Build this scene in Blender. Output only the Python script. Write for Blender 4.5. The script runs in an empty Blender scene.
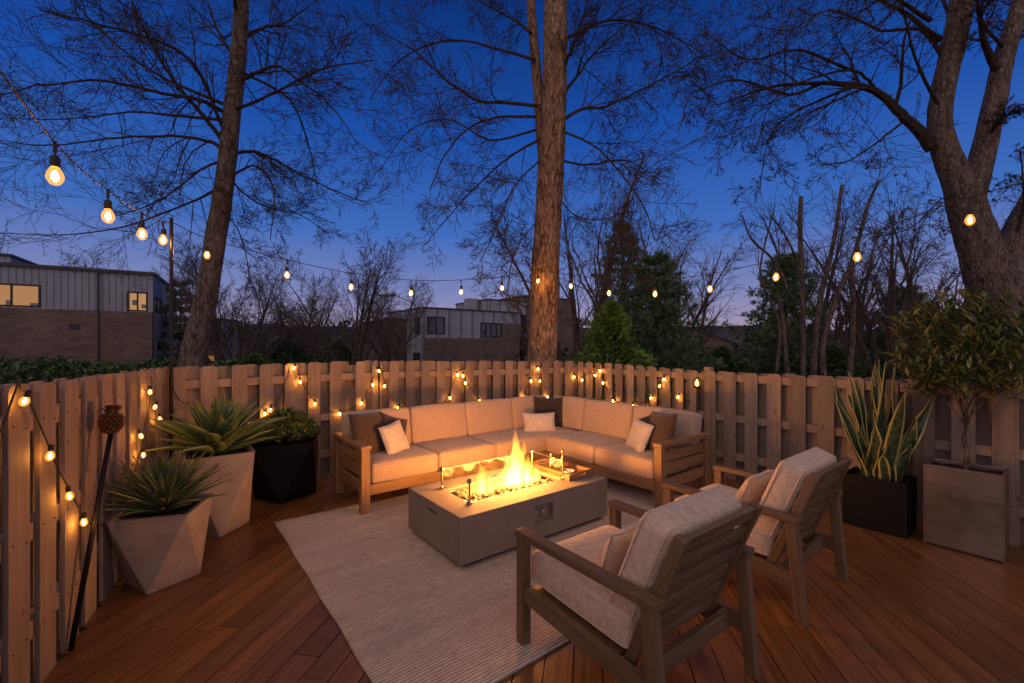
import bpy, math, random
from mathutils import Vector, Matrix, noise as mnoise

R = random.Random(11)
sc = bpy.context.scene
col = sc.collection
PI = math.pi
CAM_H, F = 1.6, 443.0            # camera height (m) and focal length (pixels of a 1024 wide frame)
HZ = 347.0
A_U = math.radians(37.9)         # the seating group is turned by this much
U = Vector((math.cos(A_U), math.sin(A_U), 0)); V = Vector((-math.sin(A_U), math.cos(A_U), 0))
T = Vector((-.005, 3.956, 0))    # middle of the fire table

def at(px, py, Y):               # the point at depth Y on that line of sight (used to measure the place)
    return Vector(((px-512)/F*Y, Y, CAM_H + (HZ-py)/F*Y))
def uv(u, v, z=0): return T + U*u + V*v + Vector((0, 0, z))

# ---------------------------------------------------------------- mesh builder
class MB:
    def __init__(self): self.v=[]; self.f=[]; self.g=[]
    def add(self, vs, fs, gs=None):
        o=len(self.v); self.v+= [tuple(p) for p in vs]
        self.f+= [tuple(i+o for i in f) for f in fs]
        self.g+= [tuple(p) for p in (gs if gs is not None else vs)]
    def box(self, c, s, rot=None):
        hx,hy,hz=s[0]/2,s[1]/2,s[2]/2
        loc=[Vector((x,y,z)) for x in(-hx,hx) for y in(-hy,hy) for z in(-hz,hz)]
        fs=[(0,1,3,2),(4,6,7,5),(0,4,5,1),(2,3,7,6),(0,2,6,4),(1,5,7,3)]
        ax=sorted(range(3), key=lambda i:-s[i]); off=Vector((R.uniform(0,40),R.uniform(0,40),R.uniform(0,40)))
        gs=[Vector((p[ax[0]],p[ax[1]],p[ax[2]]))+off for p in loc]
        c=Vector(c)
        vs=[(rot@p if rot else p)+c for p in loc]
        self.add(vs,fs,gs)
    def bb(self, x0,x1,y0,y1,z0,z1): self.box(((x0+x1)/2,(y0+y1)/2,(z0+z1)/2),(x1-x0,y1-y0,z1-z0))
    def bar(self, a, b, w, h, side=Vector((1,0,0))):      # bar from a to b; w along side, h across
        a=Vector(a); b=Vector(b); d=(b-a); L=d.length; d.normalize()
        s=(side-d*side.dot(d)).normalized(); n=d.cross(s)
        m=Matrix((d,s,n)).transposed()
        self.box((a+b)/2,(L,w,h),m)
    def prism(self, outline, y0, y1):                      # outline in xz, extruded along y
        n=len(outline); off=Vector((R.uniform(0,40),R.uniform(0,40),R.uniform(0,40)))
        vs=[Vector((x,y0,z)) for x,z in outline]+[Vector((x,y1,z)) for x,z in outline]
        fs=[tuple(range(n)),tuple(range(2*n-1,n-1,-1))]+[(i+n,(i+1)%n+n,(i+1)%n,i) for i in range(n)]
        self.add(vs,fs,[Vector((p.z,p.x,p.y))+off for p in vs])
    def tube(self, pts, rad, n=6, cap=True):
        pts=[Vector(p) for p in pts]; m=len(pts)
        if not hasattr(rad,'__len__'): rad=[rad]*m
        d=(pts[1]-pts[0]).normalized()
        s=d.orthogonal().normalized(); vs=[]; gs=[]; acc=R.uniform(0,40)
        for i,p in enumerate(pts):
            if 0<i<m-1: d2=(pts[i+1]-pts[i-1])
            elif i==0: d2=pts[1]-pts[0]
            else: d2=pts[-1]-pts[-2]
            if d2.length<1e-9: d2=d
            d2=d2.normalized(); s=(s-d2*s.dot(d2))
            if s.length<1e-6: s=d2.orthogonal()
            s.normalize(); t=d2.cross(s)
            if i: acc+=(p-pts[i-1]).length
            for k in range(n):
                a=2*PI*k/n; q=(s*math.cos(a)+t*math.sin(a))*rad[i]
                vs.append(p+q); gs.append(Vector((acc,q.x,q.y)))
        fs=[(i*n+k,i*n+(k+1)%n,(i+1)*n+(k+1)%n,(i+1)*n+k) for i in range(m-1) for k in range(n)]
        if cap: fs+=[tuple(range(n-1,-1,-1)),tuple(range((m-1)*n,m*n))]
        self.add(vs,fs,gs)
    def lathe(self, prof, n=16, c=(0,0,0), rot=None, cap=True):
        c=Vector(c); vs=[]
        for r,z in prof:
            for k in range(n):
                a=2*PI*k/n; p=Vector((r*math.cos(a),r*math.sin(a),z)); vs.append((rot@p if rot else p)+c)
        m=len(prof)
        fs=[(i*n+k,i*n+(k+1)%n,(i+1)*n+(k+1)%n,(i+1)*n+k) for i in range(m-1) for k in range(n)]
        if cap: fs+=[tuple(range(n-1,-1,-1)),tuple(range((m-1)*n,m*n))]
        self.add(vs,fs)
    def loft(self, rings, cap=True):
        n=len(rings[0]); vs=[p for r in rings for p in r]; m=len(rings)
        fs=[(i*n+k,i*n+(k+1)%n,(i+1)*n+(k+1)%n,(i+1)*n+k) for i in range(m-1) for k in range(n)]
        if cap: fs+=[tuple(range(n-1,-1,-1)),tuple(range((m-1)*n,m*n))]
        self.add(vs,fs)
    def rbox(self, c, s, r, puff=0.0, rot=None, wob=0.0, div=6):   # upholstered box with round edges
        def axis(h, k):
            e=[-h,-h+r*.35,-h+r]; inner=[-h+r+(2*(h-r))*i/k for i in range(1,k)]
            return e+inner+[h-r,h-r*.35,h]
        h=[x/2 for x in s]; ks=[max(2,min(div,int(x/.09))) for x in s]
        A=[axis(h[i],ks[i]) for i in range(3)]
        idx={}; vs=[]
        seed=Vector((R.uniform(0,50),R.uniform(0,50),R.uniform(0,50)))
        def vert(p):
            key=tuple(round(x,6) for x in p)
            if key in idx: return idx[key]
            q=Vector([max(-(h[i]-r),min(h[i]-r,p[i])) for i in range(3)])
            d=Vector(p)-q
            w=q+(d.normalized()*r if d.length>1e-9 else d)
            bx=max(0,1-(p[0]/h[0])**2); by=max(0,1-(p[1]/h[1])**2); bz=max(0,1-(p[2]/h[2])**2)
            w.z+=puff*(p[2]/h[2])*(bx*by)**.6
            w.y+=puff*.45*(p[1]/h[1])*(bx*bz)**.7
            w.x+=puff*.35*(p[0]/h[0])*(by*bz)**.7
            if wob: w+=mnoise.noise_vector(w*3.2+seed)*wob+mnoise.noise_vector(w*9+seed)*wob*.35
            idx[key]=len(vs); vs.append(w); return idx[key]
        fs=[]
        for ax in range(3):
            a,b=[i for i in range(3) if i!=ax]
            for sg in (-1,1):
                for i in range(len(A[a])-1):
                    for j in range(len(A[b])-1):
                        q=[]
                        for (ii,jj) in ((i,j),(i+1,j),(i+1,j+1),(i,j+1)):
                            p=[0,0,0]; p[ax]=sg*h[ax]; p[a]=A[a][ii]; p[b]=A[b][jj]; q.append(vert(p))
                        flip=(sg>0)!=(ax!=1)
                        fs.append(tuple(q[::-1]) if flip else tuple(q))
        c=Vector(c); off=Vector((R.uniform(0,9),R.uniform(0,9),R.uniform(0,9)))
        self.add([(rot@p if rot else p)+c for p in vs],fs,[p+off for p in vs])
    def build(self, name, mat, parent=None, smooth=False, bevel=0, seg=2, loc=None, rotz=0):
        me=bpy.data.meshes.new(name); me.from_pydata(self.v,[],self.f)
        at_=me.attributes.new('gc','FLOAT_VECTOR','POINT')
        at_.data.foreach_set('vector',[x for p in self.g for x in p])
        me.validate(); me.update()
        if smooth: me.shade_smooth()
        o=bpy.data.objects.new(name,me); col.objects.link(o)
        if mat: me.materials.append(mat)
        if bevel:
            m=o.modifiers.new('bevel','BEVEL'); m.width=bevel; m.segments=seg; m.limit_method='ANGLE'
        if parent: o.parent=parent
        if loc is not None: o.location=loc
        o.rotation_euler=(0,0,rotz)
        return o

def tag(o,label=None,cat=None,group=None,kind=None):
    if label: o['label']=label
    if cat: o['category']=cat
    if group: o['group']=group
    if kind: o['kind']=kind
    return o
def thing(name,label,cat,loc=(0,0,0),rotz=0,group=None):
    o=bpy.data.objects.new(name,None); col.objects.link(o); o.location=loc; o.rotation_euler=(0,0,rotz)
    o.empty_display_size=.1
    return tag(o,label,cat,group)
def copy_tree(o,parent=None):
    c=o.copy(); col.objects.link(c)
    if parent: c.parent=parent
    for ch in o.children: copy_tree(ch,c)
    return c
def catmull(pts,k=4):
    pts=[Vector(p) for p in pts]
    if len(pts)<3: return pts
    P=[pts[0]*2-pts[1]]+pts+[pts[-1]*2-pts[-2]]; out=[]
    for i in range(1,len(P)-2):
        for j in range(k):
            t=j/k; a,b,c,d=P[i-1],P[i],P[i+1],P[i+2]
            out.append(.5*((2*b)+(c-a)*t+(2*a-5*b+4*c-d)*t*t+(3*b-a-3*c+d)*t**3))
    out.append(pts[-1]); return out
def cut(o, cutters):                                      # subtract boxes from a mesh, keep one plain mesh
    for c in cutters:
        m=o.modifiers.new('cut','BOOLEAN'); m.operation='DIFFERENCE'; m.object=c; m.solver='EXACT'
    bpy.context.view_layer.update()
    dg=bpy.context.evaluated_depsgraph_get()
    me=bpy.data.meshes.new_from_object(o.evaluated_get(dg)); o.modifiers.clear(); o.data=me
    for c in cutters: bpy.data.objects.remove(c)

# ---------------------------------------------------------------- materials
def newmat(name):
    m=bpy.data.materials.new(name); m.use_nodes=True; nt=m.node_tree
    return m,nt,nt.nodes['Principled BSDF']
def nd(nt,t,**kw):
    n=nt.nodes.new(t)
    for k,v in kw.items():
        if k in n.inputs: n.inputs[k].default_value=v
        else: setattr(n,k,v)
    return n
def lk(nt,a,b): nt.links.new(a,b)
def coord(nt,kind='gc',scale=(1,1,1)):
    mp=nd(nt,'ShaderNodeMapping'); mp.inputs['Scale'].default_value=scale
    if kind=='gc':
        a=nd(nt,'ShaderNodeAttribute',attribute_name='gc'); lk(nt,a.outputs['Vector'],mp.inputs['Vector'])
    else:
        a=nd(nt,'ShaderNodeTexCoord'); lk(nt,a.outputs[kind],mp.inputs['Vector'])
    return mp.outputs['Vector']
def nz(nt,vec,scale,detail=4,rough=.55,dist=0):
    n=nd(nt,'ShaderNodeTexNoise',Scale=scale,Detail=detail,Roughness=rough,Distortion=dist); lk(nt,vec,n.inputs['Vector']); return n.outputs['Fac']
def ramp(nt,fac,stops):
    r=nd(nt,'ShaderNodeValToRGB'); e=r.color_ramp.elements
    while len(e)<len(stops): e.new(.5)
    for i,(p,c) in enumerate(stops): e[i].position=p; e[i].color=(c[0],c[1],c[2],1)
    lk(nt,fac,r.inputs['Fac']); return r.outputs['Color']
def mix(nt,a,b,fac,mode='MIX'):
    m=nd(nt,'ShaderNodeMix',data_type='RGBA',blend_type=mode)
    for s,v in ((m.inputs[0],fac),(m.inputs[6],a),(m.inputs[7],b)):
        if isinstance(v,(int,float)): s.default_value=v
        elif isinstance(v,tuple): s.default_value=(v[0],v[1],v[2],1)
        else: lk(nt,v,s)
    return m.outputs[2]
def val(nt,a,op,b=0.,c=None):
    m=nd(nt,'ShaderNodeMath',operation=op)
    for i,v in enumerate((a,b) if c is None else (a,b,c)):
        if isinstance(v,(int,float)): m.inputs[i].default_value=v
        else: lk(nt,v,m.inputs[i])
    return m.outputs[0]
def bump(nt,b,h,strength=.3,dist=.01):
    n=nd(nt,'ShaderNodeBump',Strength=strength,Distance=dist); lk(nt,h,n.inputs['Height']); lk(nt,n.outputs['Normal'],b.inputs['Normal'])
def island(nt): return nd(nt,'ShaderNodeNewGeometry').outputs['Random Per Island']

def wood(name,c0,c1,c2,rough=.5,grain=(1.2,28,28),var=.35,bs=.25,knots=False):
    m,nt,b=newmat(name); v=coord(nt,'gc',grain)
    g=nz(nt,v,1.6,6,.62,.7); fine=nz(nt,coord(nt,'gc',(3,160,160)),1.,3,.6)
    f=val(nt,val(nt,g,'MULTIPLY',.75),'ADD',val(nt,fine,'MULTIPLY',.25))
    c=ramp(nt,f,[(.28,c0),(.5,c1),(.72,c2)])
    r=island(nt); rc=ramp(nt,r,[(0,(1-var,)*3),(.5,(1,)*3),(1,(1+var,1+var*.85,1+var*.7))])
    c=mix(nt,c,rc,1.,'MULTIPLY')
    blotch=nz(nt,coord(nt,'gc',(1,2,2)),1.3,3,.6)
    c=mix(nt,c,ramp(nt,blotch,[(.35,(.72,.70,.68)),(.65,(1.1,1.1,1.1))]),.7,'MULTIPLY')
    if knots:
        vo=nd(nt,'ShaderNodeTexVoronoi',Scale=1.); lk(nt,coord(nt,'gc',(4.5,9,0)),vo.inputs['Vector'])
        k=ramp(nt,vo.outputs['Distance'],[(.0,(.35,.28,.24)),(.085,(.5,.42,.36)),(.12,(1,1,1))])
        c=mix(nt,c,k,.8,'MULTIPLY')
    lk(nt,c,b.inputs['Base Color']); b.inputs['Roughness'].default_value=rough
    rr=val(nt,val(nt,f,'MULTIPLY',.3),'ADD',rough-.15); lk(nt,rr,b.inputs['Roughness'])
    bump(nt,b,f,bs,.004); return m
def fabric(name,c,dark=.72,scale=260,sheen=.25,bs=.5):
    m,nt,b=newmat(name)
    a=nz(nt,coord(nt,'gc',(scale,scale*.12,scale*.12)),1.,2,.6); d=nz(nt,coord(nt,'gc',(scale*.12,scale,scale*.12)),1.,2,.6)
    e=nz(nt,coord(nt,'gc',(scale*.12,scale*.12,scale)),1.,2,.6)
    w=val(nt,val(nt,a,'ADD',d),'ADD',e); w=val(nt,w,'MULTIPLY',1/3)
    big=nz(nt,coord(nt,'gc'),5,3,.6)
    cc=ramp(nt,w,[(.40,tuple(x*dark for x in c)),(.6,tuple(min(1,x*1.14) for x in c))])
    cc=mix(nt,cc,ramp(nt,big,[(.3,(.95,.95,.95)),(.7,(1.03,1.03,1.03))]),1.,'MULTIPLY')
    lk(nt,cc,b.inputs['Base Color']); b.inputs['Roughness'].default_value=.95
    b.inputs['Sheen Weight'].default_value=sheen; b.inputs['Specular IOR Level'].default_value=.15
    hh=val(nt,w,'ADD',val(nt,nz(nt,coord(nt,'gc'),14,3,.5),'MULTIPLY',.6))
    bump(nt,b,hh,bs,.006); return m
def speck(name,c0,c1,scale=6,rough=.8,bs=.15,fine=60,spec=.3,kind='Object',metal=0):
    m,nt,b=newmat(name); v=coord(nt,kind)
    f=val(nt,val(nt,nz(nt,v,scale,5,.6),'MULTIPLY',.7),'ADD',val(nt,nz(nt,v,fine,3,.6),'MULTIPLY',.3))
    lk(nt,ramp(nt,f,[(.36,c0),(.64,c1)]),b.inputs['Base Color']); b.inputs['Roughness'].default_value=rough
    b.inputs['Specular IOR Level'].default_value=spec; b.inputs['Metallic'].default_value=metal
    bump(nt,b,f,bs,.01); return m
def plain(name,c,rough=.5,metal=0,spec=.5):
    m,nt,b=newmat(name); f=nz(nt,coord(nt,'Object'),18,4,.6)
    lk(nt,ramp(nt,f,[(.3,tuple(x*.8 for x in c)),(.7,tuple(min(1,x*1.15) for x in c))]),b.inputs['Base Color'])
    rr=val(nt,val(nt,f,'MULTIPLY',.25),'ADD',rough-.12); lk(nt,rr,b.inputs['Roughness'])
    b.inputs['Metallic'].default_value=metal; b.inputs['Specular IOR Level'].default_value=spec; return m
def leafmat(name,c0,c1,c2,rough=.45,trans=.0):
    m,nt,b=newmat(name); r=island(nt)
    c=ramp(nt,r,[(0,c0),(.55,c1),(1,c2)])
    c=mix(nt,c,ramp(nt,nz(nt,coord(nt,'gc'),9,3,.6),[(.3,(.75,)*3),(.7,(1.2,)*3)]),.8,'MULTIPLY')
    lk(nt,c,b.inputs['Base Color']); b.inputs['Roughness'].default_value=rough
    b.inputs['Specular IOR Level'].default_value=.35; return m
def bark(name,c0,c1,c2,vs=(8,8,2.3),bs=1.0):
    m,nt,b=newmat(name); v=coord(nt,'Object',vs)
    r=nz(nt,v,1.5,7,.65,.8); vo=nd(nt,'ShaderNodeTexVoronoi',Scale=1.4,feature='DISTANCE_TO_EDGE'); lk(nt,coord(nt,'Object',(vs[0]*1.6,vs[1]*1.6,vs[2]*2)),vo.inputs['Vector'])
    h=val(nt,r,'ADD',val(nt,vo.outputs['Distance'],'MULTIPLY',.7))
    lk(nt,ramp(nt,h,[(.42,c0),(.62,c1),(.95,c2)]),b.inputs['Base Color']); b.inputs['Roughness'].default_value=.92
    b.inputs['Specular IOR Level'].default_value=.15
    bump(nt,b,h,bs,.05); return m
def emit(name,c,s):
    m=bpy.data.materials.new(name); m.use_nodes=True; nt=m.node_tree; nt.nodes.remove(nt.nodes['Principled BSDF'])
    e=nd(nt,'ShaderNodeEmission',Strength=s); e.inputs['Color'].default_value=(*c,1)
    lk(nt,e.outputs[0],nt.nodes['Material Output'].inputs['Surface']); return m
def glassmat(name,tint=(1,1,1),refl=.12,rough=.02):
    m=bpy.data.materials.new(name); m.use_nodes=True; nt=m.node_tree; nt.nodes.remove(nt.nodes['Principled BSDF'])
    t=nd(nt,'ShaderNodeBsdfTransparent'); t.inputs['Color'].default_value=(*tint,1)
    g=nd(nt,'ShaderNodeBsdfGlossy',Roughness=rough)
    fr=nd(nt,'ShaderNodeLayerWeight',Blend=.5); x=nd(nt,'ShaderNodeMixShader')
    k=val(nt,val(nt,fr.outputs['Facing'],'POWER',5.),'MULTIPLY_ADD',.6,refl); lk(nt,k,x.inputs[0]); lk(nt,t.outputs[0],x.inputs[1]); lk(nt,g.outputs[0],x.inputs[2])
    lk(nt,x.outputs[0],nt.nodes['Material Output'].inputs['Surface']); return m

M={}
M['deck']=wood('deck wood',(.085,.034,.010),(.195,.084,.026),(.32,.148,.050),.34,(.9,20,20),.24,.3)
M['teak']=wood('teak',(.20,.105,.045),(.32,.18,.08),(.42,.25,.12),.5,(1.5,30,30),.12,.15)
M['chairwood']=wood('weathered teak',(.095,.055,.027),(.17,.104,.053),(.245,.16,.088),.55,(1.5,34,34),.14,.2)
M['fence']=wood('fence wood',(.195,.143,.10),(.285,.215,.15),(.375,.29,.205),.75,(.8,14,14),.24,.4,True)
M['fabric']=fabric('oatmeal linen',(.49,.36,.25),.84,420,.2,.3)
M['chairfab']=fabric('greige linen',(.68,.525,.375),.76,230)
M['darkfab']=fabric('brown linen',(.055,.04,.03),.7,230)
M['midfab']=fabric('taupe linen',(.075,.05,.034),.7,230)
M['palefab']=fabric('cream linen',(.60,.53,.45),.8,230)
M['pipe']=plain('piping',(.40,.31,.23),.9,0,.1)
M['nail']=plain('rusty nail',(.035,.025,.02),.7,.4)
M['concrete']=speck('cast concrete',(.205,.172,.14),(.275,.232,.192),3,.75,.08,70)
M['planter']=speck('sandy concrete',(.25,.205,.165),(.37,.31,.255),5,.85,.25,55)
M['blackpot']=plain('black resin',(.006,.0055,.0055),.5,0,.22)
M['black']=plain('black metal',(.015,.014,.013),.4,.6)
M['cord']=plain('black rubber cord',(.02,.017,.014),.6)
M['soil']=speck('potting soil',(.012,.008,.005),(.05,.034,.022),30,.95,.8,120)
M['chrome']=plain('steel clamp',(.55,.52,.5),.22,1)
M['brass']=plain('brass',(.75,.5,.2),.25,1)
M['dark']=plain('dark void',(.012,.011,.010),.8,0,.1)
M['bulb']=emit('glowing filament',(1,.39,.062),460)
M['mini']=emit('warm fairy filament',(1,.40,.065),290)

def bulbglass(name,c,s,a):
    m=bpy.data.materials.new(name); m.use_nodes=True; nt=m.node_tree; nt.nodes.remove(nt.nodes['Principled BSDF'])
    t=nd(nt,'ShaderNodeBsdfTransparent'); t.inputs['Color'].default_value=(1,.93,.8,1); e=nd(nt,'ShaderNodeEmission',Strength=s); e.inputs['Color'].default_value=(*c,1)
    x=nd(nt,'ShaderNodeMixShader'); x.inputs[0].default_value=a; lk(nt,t.outputs[0],x.inputs[1]); lk(nt,e.outputs[0],x.inputs[2])
    lk(nt,x.outputs[0],nt.nodes['Material Output'].inputs['Surface']); return m
M['bulb_glass']=bulbglass('amber lit bulb glass',(1,.40,.05),2.2,.35)
M['mini_glass']=bulbglass('amber lit fairy glass',(1,.38,.04),2.2,.40)
M['lampflame']=emit('lamp flame',(1,.42,.07),14)
M['glass']=glassmat('clear glass',(.97,.98,.97),.018,.13)
M['glassedge']=plain('polished glass edge',(.16,.19,.16),.3,0,.5)
M['amber']=glassmat('amber glass',(.9,.62,.3),.03,.1)
# ribbed flatweave rug: ribs of yarn run along the long side
def rugmat():
    m,nt,b=newmat('flatweave rug'); v=coord(nt,'Object')
    sx=nd(nt,'ShaderNodeSeparateXYZ'); lk(nt,v,sx.inputs[0])
    wob=val(nt,nz(nt,v,5,2,.5),'MULTIPLY',.012)
    y=val(nt,sx.outputs[1],'ADD',wob); rib=val(nt,val(nt,val(nt,y,'MULTIPLY',2*PI/.021),'SINE'),'MULTIPLY_ADD',.5,.5)
    x=val(nt,sx.outputs[0],'ADD',wob); kn=val(nt,val(nt,val(nt,x,'MULTIPLY',2*PI/.030),'SINE'),'MULTIPLY_ADD',.5,.5)
    yarn=nz(nt,coord(nt,'Object',(14,70,1)),1.,3,.7); wide=nz(nt,coord(nt,'Object',(.7,9,1)),1.,3,.6); patch=nz(nt,v,2.2,4,.6)
    c=ramp(nt,yarn,[(.3,(.52,.42,.345)),(.5,(.70,.59,.49)),(.7,(.86,.76,.64))])
    c=mix(nt,c,ramp(nt,rib,[(0,(.42,.40,.38)),(.5,(1.05,1.05,1.05))]),.85,'MULTIPLY')
    c=mix(nt,c,ramp(nt,wide,[(.3,(.82,.8,.8)),(.7,(1.12,1.12,1.12))]),.8,'MULTIPLY')
    c=mix(nt,c,ramp(nt,patch,[(.3,(.86,.86,.86)),(.7,(1.08,1.08,1.08))]),.8,'MULTIPLY')
    lk(nt,c,b.inputs['Base Color']); b.inputs['Roughness'].default_value=.95; b.inputs['Specular IOR Level'].default_value=.1
    h=val(nt,val(nt,rib,'MULTIPLY',.8),'ADD',val(nt,kn,'MULTIPLY',.3)); bump(nt,b,h,.7,.006); return m
M['rug']=rugmat()
def steelmat():
    m,nt,b=newmat('brushed zinc'); f=nz(nt,coord(nt,'gc',(1.5,60,90)),1.,4,.6); g=nz(nt,coord(nt,'gc',(1,1,1)),3.5,4,.6)
    lk(nt,ramp(nt,g,[(.3,(.22,.165,.12)),(.7,(.40,.315,.245))]),b.inputs['Base Color']); b.inputs['Metallic'].default_value=.92
    lk(nt,val(nt,val(nt,f,'MULTIPLY',.3),'ADD',.24),b.inputs['Roughness']); bump(nt,b,f,.12,.003); return m
M['zinc']=steelmat()
def snakemat():
    m,nt,b=newmat('snake plant leaf'); a=nd(nt,'ShaderNodeAttribute',attribute_name='gc'); s=nd(nt,'ShaderNodeSeparateXYZ'); lk(nt,a.outputs['Vector'],s.inputs[0])
    e=val(nt,s.outputs[1],'ABSOLUTE')                      # 0 in the middle of the blade, 1 at its edge
    band=nz(nt,coord(nt,'gc',(26,1.2,1)),1.,4,.65,1.)
    g=ramp(nt,band,[(.38,(.018,.035,.016)),(.55,(.05,.085,.035)),(.7,(.10,.14,.065))])
    k=ramp(nt,val(nt,e,'ADD',val(nt,band,'MULTIPLY',.12)),[(.74,(0,0,0)),(.83,(1,1,1))])
    lk(nt,mix(nt,g,(.46,.40,.11),k),b.inputs['Base Color']); b.inputs['Roughness'].default_value=.42; return m
M['snake']=snakemat()
def agavemat(name,g0,g1,edge):
    m,nt,b=newmat(name); a=nd(nt,'ShaderNodeAttribute',attribute_name='gc'); s=nd(nt,'ShaderNodeSeparateXYZ'); lk(nt,a.outputs['Vector'],s.inputs[0])
    e=val(nt,s.outputs[1],'ABSOLUTE'); st=nz(nt,coord(nt,'gc',(3,14,1)),1.,4,.6)
    k=ramp(nt,e,[(.82,(0,0,0)),(.95,(1,1,1))]); c=mix(nt,ramp(nt,st,[(.3,g0),(.7,g1)]),edge,k)
    c=mix(nt,c,ramp(nt,island(nt),[(0,(.7,.75,.7)),(1,(1.25,1.2,1.05))]),1.,'MULTIPLY')
    lk(nt,c,b.inputs['Base Color']); b.inputs['Roughness'].default_value=.5; b.inputs['Specular IOR Level'].default_value=.35; return m
M['agave']=agavemat('agave leaf',(.07,.13,.05),(.155,.235,.09),(.26,.28,.10))
M['agave2']=agavemat('blue agave leaf',(.045,.085,.04),(.11,.17,.08),(.19,.20,.09))
M['shrub']=leafmat('glossy shrub leaf',(.06,.11,.03),(.15,.20,.055),(.27,.28,.085))
M['olive']=leafmat('olive leaf',(.045,.08,.022),(.105,.15,.042),(.29,.285,.08),.4)
M['hedge']=leafmat('hedge leaf',(.04,.08,.022),(.075,.14,.04),(.12,.19,.06),.6)
M['cedar']=leafmat('cedar spray',(.08,.16,.03),(.16,.27,.05),(.26,.36,.08),.6)
M['pine']=leafmat('pine needle',(.075,.14,.055),(.13,.22,.09),(.19,.30,.12),.6)
M['dryleaf']=leafmat('withered leaf',(.04,.025,.014),(.07,.04,.02),(.10,.055,.025),.8)
M['farwood']=leafmat('distant foliage',(.04,.055,.035),(.07,.08,.05),(.12,.11,.07),.8)
M['bark']=bark('grey brown bark',(.06,.045,.034),(.175,.135,.105),(.31,.25,.20))
M['bark_lit']=bark('furrowed bark',(.08,.048,.028),(.30,.19,.115),(.52,.36,.23))  # central trunk: warm bulb and fire light is put into this colour
M['bark_dark']=bark('dark bark',(.05,.036,.028),(.12,.09,.07),(.22,.17,.135))
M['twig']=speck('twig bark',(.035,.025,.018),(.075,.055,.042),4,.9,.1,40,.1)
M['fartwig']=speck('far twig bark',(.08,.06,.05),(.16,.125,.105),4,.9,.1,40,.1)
M['grass']=speck('lawn',(.012,.022,.008),(.03,.05,.016),.6,.95,.6,30,.1)
M['hill']=speck('wooded hill',(.06,.053,.05),(.11,.098,.088),.06,.95,.6,.9,.05)  # lightened, with slight distance haze put into the colour
# ================================================================ SETTING: ground, deck, rug
mb=MB(); S=700
mb.add([(-S,-60,0),(S,-60,0),(S,S,0),(-S,S,0)],[(0,1,2,3)])
tag(mb.build('ground',M['grass'],loc=(0,0,-.45)),'dark lawn around the deck, beyond the fence',None,None,'structure')

FN=[Vector((-1.30,.20,0)),Vector((-3.37,4.32,0)),Vector((-2.05,5.77,0)),Vector((1.10,7.40,0)),Vector((2.45,5.66,0)),Vector((5.2,2.13,0))]
poly=[(p.x,p.y) for p in FN]+[(5.2,-1.5),(-1.3,-1.5)]
WD=math.radians(9.73)            # plank direction, turned clockwise from straight ahead
wdir=Vector((math.sin(WD),math.cos(WD))); wn=Vector((math.cos(WD),-math.sin(WD)))
def clip(off):                   # stretch of the plank line lying within the fence
    ts=[]; n=len(poly)
    for i in range(n):
        a=Vector(poly[i]); b=Vector(poly[(i+1)%n]); da=a.dot(wn)-off; db=b.dot(wn)-off
        if da*db<0:
            p=a+(b-a)*(da/(da-db)); ts.append(p.dot(wdir))
    return (min(ts),max(ts)) if len(ts)>=2 else None
mb=MB(); PW=.144; k=-40
rot=Matrix.Rotation(-WD,3,'Z')
while k<60:
    off=k*PW; c=clip(off); k+=1
    if not c: continue
    y0,y1=c[0]-.02,c[1]+.02; cuts=[y0]; y=y0+R.uniform(.6,3.6)
    while y<y1-.5: cuts.append(y); y+=R.choice((2.4,3.0,3.6))
    cuts.append(y1)
    for a,b in zip(cuts,cuts[1:]):
        m=(a+b)/2; p=wdir*m+wn*off
        mb.box((p.x,p.y,-.0125+R.uniform(-.0006,.0006)),(PW-.006,b-a-.004,.025),rot)
deck=tag(mb.build('deck',M['deck']),'reddish brown plank deck of the fenced terrace',None,None,'structure')
mb=MB(); n=len(poly); mb.add([(x,y,-.06) for x,y in poly]+[(x,y,-.3) for x,y in poly],[tuple(range(n))]+[(i,(i+1)%n,(i+1)%n+n,i+n) for i in range(n)])
tag(mb.build('deck_frame',M['dark']),'dark underside of the deck',None,None,'structure')

RU0,RU1,RV0,RV1=-1.657,1.95,-1.415,1.38
mb=MB(); nx,ny=60,46
def rz(x,y): return .011+.0018*mnoise.noise(Vector((x*2.4,y*2.4,0)))
vs=[];fs=[]
for i in range(nx+1):
    for j in range(ny+1):
        x=RU0+(RU1-RU0)*i/nx; y=RV0+(RV1-RV0)*j/ny; vs.append((x+.004*math.sin(y*9),y+.004*math.sin(x*7),rz(x,y)))
for i in range(nx):
    for j in range(ny): a=i*(ny+1)+j; fs.append((a,a+ny+1,a+ny+2,a+1))
mb.add(vs,fs)
o=mb.build('area_rug',M['rug'],loc=(T.x,T.y,0),rotz=A_U,smooth=True)
m=o.modifiers.new('thick','SOLIDIFY'); m.thickness=.009; m.offset=-1
tag(o,'large pale ribbed flatweave rug lying under the fire table','rug')

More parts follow.
